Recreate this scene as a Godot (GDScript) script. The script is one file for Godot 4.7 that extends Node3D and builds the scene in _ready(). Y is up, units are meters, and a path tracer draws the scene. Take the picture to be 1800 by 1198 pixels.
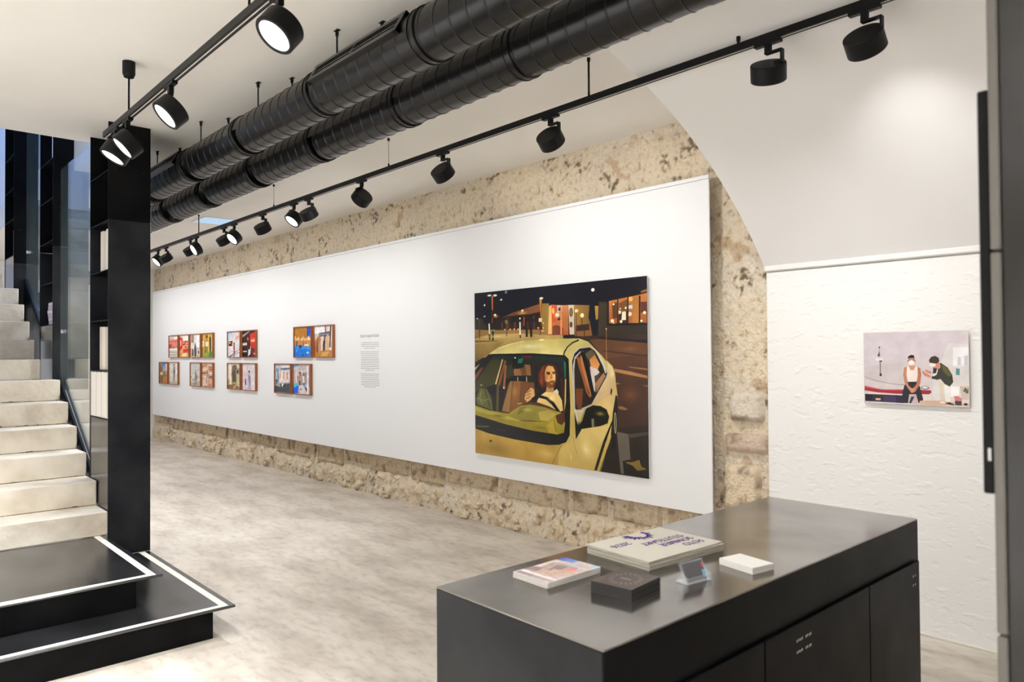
extends Node3D
# A vaulted gallery: white display panel before a rough stone wall, track lights, ducts, steel counter and stair.

const CEIL := 3.29
const EYE := Vector3(0.0, 1.6, 4.5507)
const VAULT_Z := 2.4587
const VAULT_Y := 0.146
const VAULT_R := 3.1443
const BACK_Z := 4.95
const END_X := -15.5
const RIGHT_X := 3.4

var M := {}
var taken := {}
var cache := {}
var n_a := FastNoiseLite.new()
var n_b := FastNoiseLite.new()
var n_c := FastNoiseLite.new()
var n_d := FastNoiseLite.new()
var n_cell := FastNoiseLite.new()
var rng := RandomNumberGenerator.new()

var CAR_PRINT := [
	[0, [20,17,26], [24,21,28], 90, [0,0,1000,0,1000,750,0,750]],
	[0, [52,46,34], [52,46,34], 90, [-2,119,54,120,86,160,86,205,-3,204]],
	[0, [36,28,26], [36,28,26], 90, [87,139,182,125,436,111,450,138,449,190,86,184]],
	[0, [92,58,32], [140,84,44], 0, [182,123,259,104,437,73,436,108,375,115,298,116]],
	[2, [230,170,80], [230,170,80], 0, [328,107,52,13]],
	[2, [225,165,70], [225,165,70], 0, [151,115,36,14]],
	[0, [58,40,30], [58,40,30], 90, [218,116,243,117,243,178,217,177]],
	[0, [78,50,34], [78,50,34], 90, [187,142,202,141,202,177,187,176]],
	[0, [48,34,30], [48,34,30], 90, [209,143,224,142,223,177,208,177]],
	[0, [78,50,34], [78,50,34], 90, [230,143,245,143,245,178,230,178]],
	[0, [48,34,30], [48,34,30], 90, [251,144,266,143,266,178,251,178]],
	[0, [78,50,34], [78,50,34], 90, [272,145,287,144,287,179,272,179]],
	[0, [48,34,30], [48,34,30], 90, [293,146,308,145,307,180,292,179]],
	[0, [78,50,34], [78,50,34], 90, [313,146,328,145,328,180,313,180]],
	[0, [48,34,30], [48,34,30], 90, [334,147,348,146,348,181,333,180]],
	[0, [78,50,34], [78,50,34], 90, [354,148,368,147,368,181,354,181]],
	[0, [48,34,30], [48,34,30], 90, [374,148,388,148,388,182,374,181]],
	[0, [78,50,34], [78,50,34], 90, [394,149,408,148,407,182,393,182]],
	[0, [48,34,30], [48,34,30], 90, [413,150,427,149,427,183,413,182]],
	[0, [78,50,34], [78,50,34], 90, [433,150,447,150,446,183,433,183]],
	[0, [150,112,60], [150,112,60], 90, [-3,170,92,176,278,180,449,183,490,194,489,213,-3,207]],
	[0, [190,158,92], [150,122,62], 90, [-3,211,118,196,307,196,485,208,572,209,572,246,-5,311]],
	[0, [120,92,50], [120,92,50], 90, [-4,222,165,226,165,229,-4,231]],
	[0, [160,130,66], [120,95,50], 90, [-4,240,212,232,106,283,-5,329]],
	[0, [150,118,56], [150,118,56], 90, [450,72,492,74,491,196,454,192,443,138]],
	[0, [222,140,78], [176,92,48], 90, [491,85,505,81,574,86,603,87,603,210,556,210,572,210,490,207]],
	[0, [212,84,48], [212,84,48], 90, [507,84,536,84,537,154,504,156]],
	[0, [235,180,110], [235,180,110], 90, [491,88,507,86,507,204,485,204]],
	[0, [120,60,36], [120,60,36], 90, [512,172,534,167,573,180,572,209,512,208]],
	[0, [205,196,188], [205,196,188], 90, [541,86,569,87,568,114,540,113]],
	[1, [60,60,70], [60,60,70], 0, [555,102,10,8]],
	[0, [70,40,30], [70,40,30], 90, [539,138,565,133,567,146,541,148]],
	[1, [240,190,110], [240,190,110], 0, [516,107,7,13]],
	[2, [255,226,160], [255,226,160], 0, [539,125,31,25]],
	[1, [255,240,205], [255,240,205], 0, [539,125,10,7]],
	[0, [214,198,168], [214,198,168], 90, [603,87,634,88,635,209,608,209]],
	[1, [84,66,46], [84,66,46], 0, [618,118,10,18]],
	[1, [150,110,60], [150,110,60], 0, [618,118,5,13]],
	[1, [84,66,46], [84,66,46], 0, [617,168,8,12]],
	[0, [236,150,92], [236,150,92], 90, [558,88,566,87,566,208,556,208]],
	[0, [168,128,58], [128,92,42], 0, [634,88,719,94,723,178,637,176]],
	[0, [140,92,46], [140,92,46], 90, [637,176,731,176,731,220,637,216]],
	[0, [58,36,24], [58,36,24], 90, [648,172,716,168,716,193,648,196]],
	[0, [96,56,34], [96,56,34], 0, [644,114,644,216,648,216,648,114]],
	[0, [60,40,26], [60,40,26], 0, [675,137,675,171,679,171,679,137]],
	[0, [50,32,24], [50,32,24], 0, [687,174,688,220,692,220,691,174]],
	[1, [255,214,150], [255,214,150], 0, [647,113,10,7]],
	[1, [255,232,180], [255,232,180], 0, [678,133,10,9]],
	[0, [172,132,54], [172,132,54], 90, [742,98,764,99,762,150,746,157]],
	[0, [21,21,30], [21,21,30], 90, [726,48,743,49,745,101,751,158,762,165,761,223,733,222,719,160,712,145,718,96]],
	[2, [120,70,40], [120,70,40], 0, [737,35,17,10]],
	[1, [255,240,215], [255,240,215], 0, [736,34,9,7]],
	[0, [62,51,35], [48,39,32], 0, [765,82,818,87,817,178,1000,178,999,218,762,214]],
	[0, [26,22,24], [26,22,24], 90, [812,77,863,73,1002,47,1000,181,807,179]],
	[0, [150,92,46], [150,92,46], 90, [972,55,1000,48,1000,58,972,62]],
	[0, [206,124,54], [160,88,42], 90, [818,83,966,68,1000,63,998,175,817,175]],
	[0, [92,60,36], [92,60,36], 90, [834,92,859,90,858,150,836,152]],
	[0, [120,78,42], [120,78,42], 90, [867,94,911,80,910,126,868,127]],
	[0, [60,38,26], [60,38,26], 90, [866,130,910,126,910,172,866,173]],
	[0, [180,120,56], [180,120,56], 90, [933,79,961,77,960,174,931,173]],
	[0, [92,52,32], [92,52,32], 90, [971,95,999,96,998,136,971,135]],
	[0, [255,236,196], [255,236,196], 90, [882,128,901,127,901,160,879,160]],
	[0, [212,214,232], [212,214,232], 90, [909,106,932,104,932,119,911,118]],
	[1, [255,232,180], [255,232,180], 0, [919,138,10,8]],
	[1, [255,232,180], [255,232,180], 0, [869,129,9,7]],
	[1, [255,232,180], [255,232,180], 0, [841,97,5,4]],
	[1, [255,232,180], [255,232,180], 0, [834,161,9,7]],
	[1, [255,232,180], [255,232,180], 0, [841,172,6,4]],
	[1, [255,232,180], [255,232,180], 0, [877,165,7,6]],
	[1, [255,232,180], [255,232,180], 0, [900,114,5,5]],
	[1, [255,232,180], [255,232,180], 0, [988,136,7,6]],
	[1, [255,232,180], [255,232,180], 0, [874,116,4,3]],
	[1, [255,232,180], [255,232,180], 0, [973,166,6,4]],
	[1, [240,184,92], [240,184,92], 0, [924,82,10,9]],
	[0, [172,96,62], [172,96,62], 90, [916,147,930,144,930,173,915,173]],
	[0, [24,20,22], [24,20,22], 90, [860,66,865,65,864,177,858,177]],
	[0, [24,20,22], [24,20,22], 90, [909,68,914,68,912,178,907,179]],
	[0, [24,20,22], [24,20,22], 90, [963,72,970,72,968,180,962,180]],
	[0, [24,20,24], [24,20,24], 90, [809,171,1000,174,1000,182,809,179]],
	[0, [60,42,34], [60,42,34], 90, [658,219,762,214,1001,218,1001,237,762,227,722,239]],
	[0, [30,26,32], [30,26,32], 90, [762,222,1001,239,1001,250,762,228]],
	[0, [104,68,42], [92,56,36], 90, [714,233,762,228,1001,250,1000,327,999,481,832,490,784,299]],
	[0, [88,54,36], [62,42,34], 90, [808,306,1002,289,1001,533,1003,583,839,596,841,394]],
	[0, [66,42,32], [66,42,32], 90, [785,273,1000,295,1000,300,785,278]],
	[0, [172,122,74], [172,122,74], 90, [839,345,919,355,999,370,999,380,919,369,842,358]],
	[0, [150,102,62], [150,102,62], 90, [908,336,999,343,999,350,919,341]],
	[0, [158,104,64], [158,104,64], 90, [850,399,872,401,863,406,849,406]],
	[0, [140,94,60], [140,94,60], 90, [974,407,999,404,998,412]],
	[0, [156,104,64], [156,104,64], 90, [857,491,879,488,907,498,890,503,865,500]],
	[0, [48,40,32], [36,30,26], 90, [839,569,1002,553,1001,750,762,751,804,652]],
	[0, [98,90,78], [98,90,78], 90, [851,587,908,592,916,686,879,697,884,746,869,745,862,690]],
	[0, [132,106,46], [132,106,46], 90, [887,700,925,696,957,684,967,708,991,716,949,726,925,709]],
	[0, [74,66,54], [74,66,54], 90, [908,592,1000,577,1000,587,916,607]],
	[0, [196,104,42], [196,104,42], 90, [122,20,134,21,132,84,124,84]],
	[0, [60,36,28], [60,36,28], 90, [124,84,131,84,130,147,124,147]],
	[0, [150,70,36], [150,70,36], 90, [125,122,130,123,130,145,125,145]],
	[2, [190,190,110], [190,190,110], 0, [108,17,24,10]],
	[1, [246,246,222], [246,246,222], 0, [108,17,14,4]],
	[2, [190,190,110], [190,190,110], 0, [147,19,23,10]],
	[1, [246,246,222], [246,246,222], 0, [147,19,13,5]],
	[1, [250,246,228], [250,246,228], 0, [189,41,7,4]],
	[1, [250,246,228], [250,246,228], 0, [73,60,6,5]],
	[1, [250,246,228], [250,246,228], 0, [73,112,6,3]],
	[1, [250,246,228], [250,246,228], 0, [20,120,5,3]],
	[1, [250,246,228], [250,246,228], 0, [312,131,5,4]],
	[1, [130,130,140], [130,130,140], 0, [222,9,8,7]],
	[1, [255,226,150], [255,226,150], 0, [146,108,9,5]],
	[1, [255,230,160], [255,230,160], 0, [328,97,8,5]],
	[0, [214,144,52], [150,84,36], 90, [434,54,449,55,444,138,439,138]],
	[1, [250,246,226], [250,246,226], 0, [446,50,12,5]],
	[0, [238,214,158], [238,214,158], 90, [429,134,450,135,449,151,429,150]],
	[0, [60,44,34], [60,44,34], 0, [437,151,437,206,441,206,441,151]],
	[0, [70,66,52], [70,66,52], 90, [29,122,40,123,39,215,33,215]],
	[0, [90,84,60], [90,84,60], 90, [221,136,229,137,228,208,221,208]],
	[0, [120,104,62], [120,104,62], 90, [213,134,232,135,232,150,214,150]],
	[1, [240,130,60], [240,130,60], 0, [212,177,6,4]],
	[1, [255,220,170], [255,220,170], 0, [212,177,3,2]],
	[1, [240,130,60], [240,130,60], 0, [248,177,6,4]],
	[1, [255,220,170], [255,220,170], 0, [248,177,3,2]],
	[1, [240,130,60], [240,130,60], 0, [275,177,6,4]],
	[1, [255,220,170], [255,220,170], 0, [275,177,3,2]],
	[1, [240,130,60], [240,130,60], 0, [300,178,6,4]],
	[1, [255,220,170], [255,220,170], 0, [300,178,3,2]],
	[1, [240,130,60], [240,130,60], 0, [426,176,6,4]],
	[1, [255,220,170], [255,220,170], 0, [426,176,3,2]],
	[1, [240,130,60], [240,130,60], 0, [456,177,5,4]],
	[1, [255,220,170], [255,220,170], 0, [456,177,3,2]],
	[1, [240,130,60], [240,130,60], 0, [457,156,5,4]],
	[1, [255,220,170], [255,220,170], 0, [457,156,2,2]],
	[1, [240,170,110], [240,170,110], 0, [453,189,10,3]],
	[0, [242,238,220], [242,238,220], 90, [308,146,316,146,317,203,308,203]],
	[0, [50,40,30], [50,40,30], 90, [308,203,318,203,317,218,312,218]],
	[0, [34,28,24], [34,28,24], 90, [347,174,361,174,361,212,349,213]],
	[0, [34,28,24], [34,28,24], 90, [373,172,389,173,389,213,377,214]],
	[0, [228,226,206], [228,226,206], 90, [100,146,109,146,113,195,102,195]],
	[0, [34,30,24], [34,30,24], 90, [100,195,113,195,114,220,104,222]],
	[0, [34,30,24], [34,30,24], 90, [123,178,137,178,137,224,125,224]],
	[0, [150,150,90], [150,150,90], 90, [108,176,145,175,145,181,111,182]],
	[0, [180,90,50], [180,90,50], 90, [335,124,342,124,340,164,334,164]],
	[0, [150,80,50], [150,80,50], 90, [397,123,403,123,402,136,397,136]],
	[0, [206,188,110], [196,166,84], 90, [109,283,160,260,242,242,336,229,439,225,572,224,662,225,710,239,742,265,777,293,800,316,808,316,832,335,845,365,850,407,857,450,854,507,839,565,807,651,767,750,741,757,-3,751,-7,354,104,296]],
	[0, [196,178,96], [224,208,138], 90, [109,283,160,260,242,242,336,229,439,225,572,224,657,228,624,238,594,261,577,296,571,293,345,287]],
	[0, [236,226,170], [236,226,170], 90, [160,260,242,242,336,229,341,230,247,245,167,262]],
	[1, [250,244,214], [250,244,214], 0, [446,227,16,3]],
	[0, [196,158,70], [176,138,54], 90, [-4,627,126,644,316,658,468,665,557,665,600,650,642,611,762,673,741,754,-3,747]],
	[0, [214,188,116], [198,168,88], 90, [605,647,618,620,668,591,805,567,828,544,781,631,738,748,533,753,547,676]],
	[0, [226,204,146], [206,172,120], 60, [808,324,832,339,844,367,849,411,824,447,742,487,724,490,807,378]],
	[0, [214,182,118], [214,182,118], 90, [742,487,829,443,849,411,854,455,834,508,814,527,806,503,771,493]],
	[0, [15,13,15], [15,13,15], 90, [-3,366,42,327,98,289,128,286,386,284,581,293,602,309,609,505,604,620,584,650,545,664,475,671,273,664,100,651,-5,634]],
	[0, [34,30,22], [34,30,22], 90, [-2,408,54,359,128,295,386,293,569,302,583,323,578,612,535,623,382,617,217,602,-4,573]],
	[0, [54,52,22], [66,62,26], 90, [-1,428,54,375,121,313,189,307,144,422,72,442,0,464]],
	[0, [116,64,32], [116,64,32], 90, [-2,388,48,347,60,351,-1,414]],
	[0, [22,40,34], [22,40,34], 90, [134,295,386,293,569,302,585,323,582,376,568,331,489,313,127,311]],
	[0, [58,54,26], [58,54,26], 90, [221,341,260,333,265,383,217,399]],
	[0, [16,14,14], [16,14,14], 90, [72,442,150,424,158,459,132,473,96,461]],
	[0, [20,16,16], [20,16,16], 90, [214,403,265,383,353,386,358,407,242,410,214,437]],
	[0, [96,96,44], [96,96,44], 90, [35,446,84,446,119,491,128,544,15,522,8,496]],
	[0, [140,138,74], [140,138,74], 0, [45,454,32,495,50,520,54,516,36,495,49,456]],
	[0, [60,60,26], [60,60,26], 0, [69,451,86,494,104,532,110,530,92,492,75,449]],
	[0, [130,128,66], [130,128,66], 0, [15,494,65,504,102,494,100,490,65,500,15,490]],
	[0, [150,150,50], [150,150,50], 90, [38,428,55,427,53,434,39,434]],
	[0, [90,78,34], [90,78,34], 90, [156,424,180,423,167,545,148,546]],
	[0, [24,20,18], [24,20,18], 90, [169,431,205,438,198,544,167,545]],
	[0, [228,194,116], [228,194,116], 90, [192,310,200,311,152,425,143,424]],
	[0, [134,78,38], [134,78,38], 90, [208,315,222,317,180,423,162,424]],
	[0, [156,98,52], [156,98,52], 90, [211,337,222,336,211,445,196,442]],
	[1, [230,220,200], [230,220,200], 0, [203,438,5,4]],
	[0, [142,96,46], [120,78,36], 90, [248,407,309,406,398,411,406,464,341,506,241,549,186,544,213,480,237,418]],
	[0, [112,70,36], [112,70,36], 90, [318,410,398,411,406,464,341,506,308,517]],
	[0, [150,108,60], [150,108,60], 90, [248,407,262,409,241,545,191,543,214,480]],
	[0, [92,58,28], [92,58,28], 0, [316,410,303,517,307,517,320,410]],
	[0, [92,58,28], [92,58,28], 0, [260,409,240,543,244,543,264,409]],
	[0, [170,140,86], [170,140,86], 90, [292,503,319,499,318,507,292,509]],
	[0, [152,102,56], [152,102,56], 90, [268,354,310,348,343,332,375,335,380,380,271,383]],
	[0, [112,72,38], [112,72,38], 90, [310,348,343,332,353,381,323,382]],
	[0, [235,230,220], [235,230,220], 0, [293,388,293,406,297,406,297,388]],
	[0, [235,230,220], [235,230,220], 0, [349,386,350,407,354,407,353,386]],
	[0, [16,18,18], [16,18,18], 90, [255,307,339,306,334,346,299,352,260,345]],
	[0, [22,112,88], [22,112,88], 90, [301,307,333,306,322,327,294,327]],
	[0, [92,26,36], [92,26,36], 90, [324,293,389,293,383,306,327,306]],
	[1, [250,250,250], [250,250,250], 0, [279,304,5,3]],
	[0, [28,22,24], [28,22,24], 90, [396,328,539,320,573,376,576,457,447,455,406,435]],
	[0, [60,34,24], [60,34,24], 90, [553,387,577,394,575,478,557,458]],
	[0, [74,32,20], [74,32,20], 90, [469,329,504,326,531,340,544,377,533,413,518,431,452,437,432,423,421,398,425,365,443,341]],
	[0, [128,62,32], [128,62,32], 90, [469,337,479,340,466,368,463,404,447,423,437,405,448,361]],
	[0, [150,76,40], [150,76,40], 0, [457,338,436,367,433,412,437,412,440,369,461,340]],
	[0, [50,22,16], [50,22,16], 0, [467,334,454,368,455,419,459,419,458,368,471,336]],
	[0, [196,136,72], [196,136,72], 90, [474,425,514,426,519,449,466,451]],
	[0, [218,154,80], [236,184,110], 0, [485,336,512,340,526,363,526,395,516,421,498,430,478,422,466,397,465,362,475,343]],
	[0, [122,72,38], [122,72,38], 90, [470,403,488,406,497,400,517,398,522,410,512,428,490,433,472,418]],
	[0, [186,96,70], [186,96,70], 90, [495,406,515,403,512,408,498,409]],
	[0, [206,150,88], [206,150,88], 90, [491,410,513,410,506,416]],
	[1, [50,30,22], [50,30,22], 0, [485,372,10,3]],
	[1, [50,30,22], [50,30,22], 0, [517,370,8,2]],
	[0, [70,38,24], [70,38,24], 0, [473,369,495,369,495,363,473,363]],
	[0, [70,38,24], [70,38,24], 0, [508,368,526,367,526,361,508,362]],
	[0, [186,120,62], [186,120,62], 90, [501,367,511,385,503,393,494,392]],
	[0, [22,16,20], [22,16,20], 90, [410,464,437,443,474,426,467,451,431,474]],
	[0, [30,24,28], [30,24,28], 90, [518,431,543,434,567,472,552,458]],
	[0, [244,210,134], [226,190,116], 90, [431,467,466,448,538,448,562,479,568,521,547,528,487,508,413,493]],
	[0, [234,226,200], [234,226,200], 90, [512,446,533,433,544,444,542,454,518,449]],
	[0, [206,166,96], [206,166,96], 0, [488,461,490,504,494,504,492,461]],
	[0, [226,172,104], [226,172,104], 90, [379,431,397,439,401,466,379,484,354,497,337,482,345,459]],
	[0, [160,104,56], [160,104,56], 0, [353,459,380,445,378,441,351,455]],
	[0, [160,104,56], [160,104,56], 0, [348,470,377,460,375,456,346,466]],
	[0, [160,104,56], [160,104,56], 0, [349,483,374,473,372,469,347,479]],
	[0, [12,10,14], [12,10,14], 90, [379,480,405,466,442,463,480,470,517,490,552,526,536,529,502,499,467,479,426,474,392,486]],
	[0, [92,46,26], [92,46,26], 90, [330,505,378,494,431,496,487,511,529,524,517,533,467,520,384,510,324,518]],
	[0, [168,152,46], [150,132,36], 90, [-2,526,101,544,235,552,308,515,373,505,462,513,537,527,575,533,579,577,572,612,535,623,382,617,217,602,-3,571]],
	[0, [156,144,58], [140,128,44], 90, [235,560,308,515,373,505,446,513,512,524,524,545,471,571,383,573,274,578]],
	[0, [186,162,76], [186,162,76], 90, [420,537,487,522,531,537,486,569,435,569]],
	[0, [96,86,26], [96,86,26], 90, [269,579,383,573,471,574,383,579,285,581]],
	[0, [120,110,40], [120,110,40], 90, [308,521,352,515,330,542,286,556]],
	[0, [184,168,60], [184,168,60], 90, [-3,533,101,549,229,563,329,583,218,579,-3,553]],
	[0, [176,152,50], [176,152,50], 90, [466,595,521,556,535,621,486,619]],
	[0, [80,40,22], [80,40,22], 90, [524,545,576,525,578,565,560,582,536,574]],
	[0, [90,78,26], [90,78,26], 0, [514,563,526,612,530,612,518,563]],
	[0, [218,174,96], [218,174,96], 90, [580,390,588,391,585,485,575,529]],
	[0, [40,120,100], [40,120,100], 90, [576,316,585,323,585,387,579,387]],
	[0, [84,78,34], [84,78,34], 90, [2,619,100,616,94,624,14,628]],
	[0, [40,36,34], [40,36,34], 90, [148,622,217,628,214,635,153,630]],
	[1, [36,26,18], [36,26,18], 0, [109,685,8,5]],
	[0, [36,26,18], [36,26,18], 90, [112,679,123,684,112,688]],
	[0, [104,82,36], [104,82,36], 0, [558,662,502,746,504,748,560,664]],
	[0, [150,124,66], [150,124,66], 0, [622,622,629,659,642,693,644,691,631,659,624,622]],
	[0, [34,28,18], [34,28,18], 0, [576,296,583,280,598,261,625,245,660,235,658,229,623,239,594,257,577,276,570,294]],
	[2, [236,214,158], [236,214,158], 0, [611,707,8,28]],
	[0, [196,188,180], [196,188,180], 90, [617,316,632,281,660,263,718,257,748,273,788,317,811,363,803,384,724,491,632,524,622,414]],
	[0, [22,18,20], [22,18,20], 90, [621,318,635,286,663,267,717,262,743,276,783,320,806,364,799,381,724,487,633,520,628,413]],
	[0, [196,188,180], [196,188,180], 90, [625,335,635,300,666,277,685,275,660,288,638,311,633,353,636,520,631,520]],
	[0, [40,28,22], [40,28,22], 90, [635,339,644,304,672,279,721,270,750,289,784,335,802,366,735,460,721,487,663,500,638,516]],
	[0, [96,84,60], [96,84,60], 90, [690,288,727,270,750,289,744,297,708,311]],
	[0, [196,120,60], [226,160,92], 90, [714,311,744,291,769,329,755,356,726,352]],
	[0, [208,196,184], [208,196,184], 90, [717,337,757,349,768,361,743,379,745,441,737,433,720,365]],
	[0, [70,64,60], [70,64,60], 90, [740,376,776,362,755,392,743,396]],
	[0, [166,118,74], [166,118,74], 90, [743,405,787,362,798,375,751,441]],
	[0, [206,196,176], [206,196,176], 90, [745,275,753,279,791,328,802,362,796,366,784,335]],
	[0, [154,90,44], [154,90,44], 90, [644,298,666,303,691,352,707,443,724,460,712,461,695,439,674,380,658,343]],
	[0, [196,120,66], [196,120,66], 90, [666,291,679,302,724,454,718,456,674,343]],
	[0, [18,15,17], [18,15,17], 90, [666,270,693,288,743,455,730,461,685,329]],
	[0, [116,64,34], [116,64,34], 90, [639,428,680,427,673,508,654,518,639,482]],
	[0, [196,188,178], [196,188,178], 90, [641,514,731,509,684,524,647,526]],
	[0, [206,200,190], [206,200,190], 90, [632,510,641,512,653,555,638,561]],
	[0, [18,16,16], [18,16,16], 90, [632,524,638,634,669,592,676,577,650,579]],
	[0, [22,20,12], [22,20,12], 90, [678,535,695,507,731,492,771,493,801,505,814,532,806,558,770,571,674,589,642,585,654,564,675,554]],
	[2, [150,142,56], [150,142,56], 0, [768,523,43,16]],
	[0, [120,112,90], [120,112,90], 90, [723,545,736,544,737,577,724,579]],
	[0, [150,146,110], [150,146,110], 90, [684,514,694,509,672,559,650,579,662,559]],
	[0, [26,22,18], [26,22,18], 90, [847,448,855,450,856,490,852,577,842,650,826,658,822,597,834,508]],
	[1, [196,186,146], [196,186,146], 0, [844,554,6,41]],
	[1, [60,52,40], [60,52,40], 0, [844,554,3,35]],
	[0, [28,24,20], [28,24,20], 90, [798,661,838,648,850,595,803,687]],
	[0, [34,26,22], [34,26,22], 90, [835,543,798,626,749,747,735,747,782,631,827,548]],
	[0, [60,46,28], [60,46,28], 0, [811,637,762,749,764,751,813,639]],
	[0, [28,20,16], [28,20,16], 90, [826,419,831,429,825,451,821,438]],
	[0, [24,18,16], [24,18,16], 90, [791,623,804,614,798,628]],
	[0, [196,156,96], [196,156,96], 0, [802,191,802,316,804,316,804,191]],
	[1, [236,220,190], [236,220,190], 0, [803,191,3,3]],
	[2, [240,230,176], [240,230,176], 0, [374,254,137,23]],
	[2, [236,212,150], [236,212,150], 0, [692,671,53,64]],
	[2, [238,220,170], [238,220,170], 0, [830,363,17,40]],
	[2, [150,116,44], [150,116,44], 0, [126,717,202,53]],
	[2, [212,178,96], [212,178,96], 0, [468,709,131,49]],
	[2, [250,206,140], [250,206,140], 0, [516,381,13,25]],
	[2, [170,110,58], [170,110,58], 0, [473,386,11,29]],
	[2, [255,226,156], [255,226,156], 0, [502,475,40,21]],
	[2, [190,178,84], [190,178,84], 0, [357,529,63,15]],
	[2, [110,98,28], [110,98,28], 0, [160,567,92,12]],
	[2, [120,106,34], [120,106,34], 0, [435,601,71,15]],
	[2, [226,200,132], [226,200,132], 0, [160,207,132,17]],
	[2, [130,84,50], [130,84,50], 0, [912,270,92,20]],
	[2, [120,74,46], [120,74,46], 0, [918,443,74,52]],
	[2, [176,126,66], [176,126,66], 0, [276,454,33,46]],
]
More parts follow.
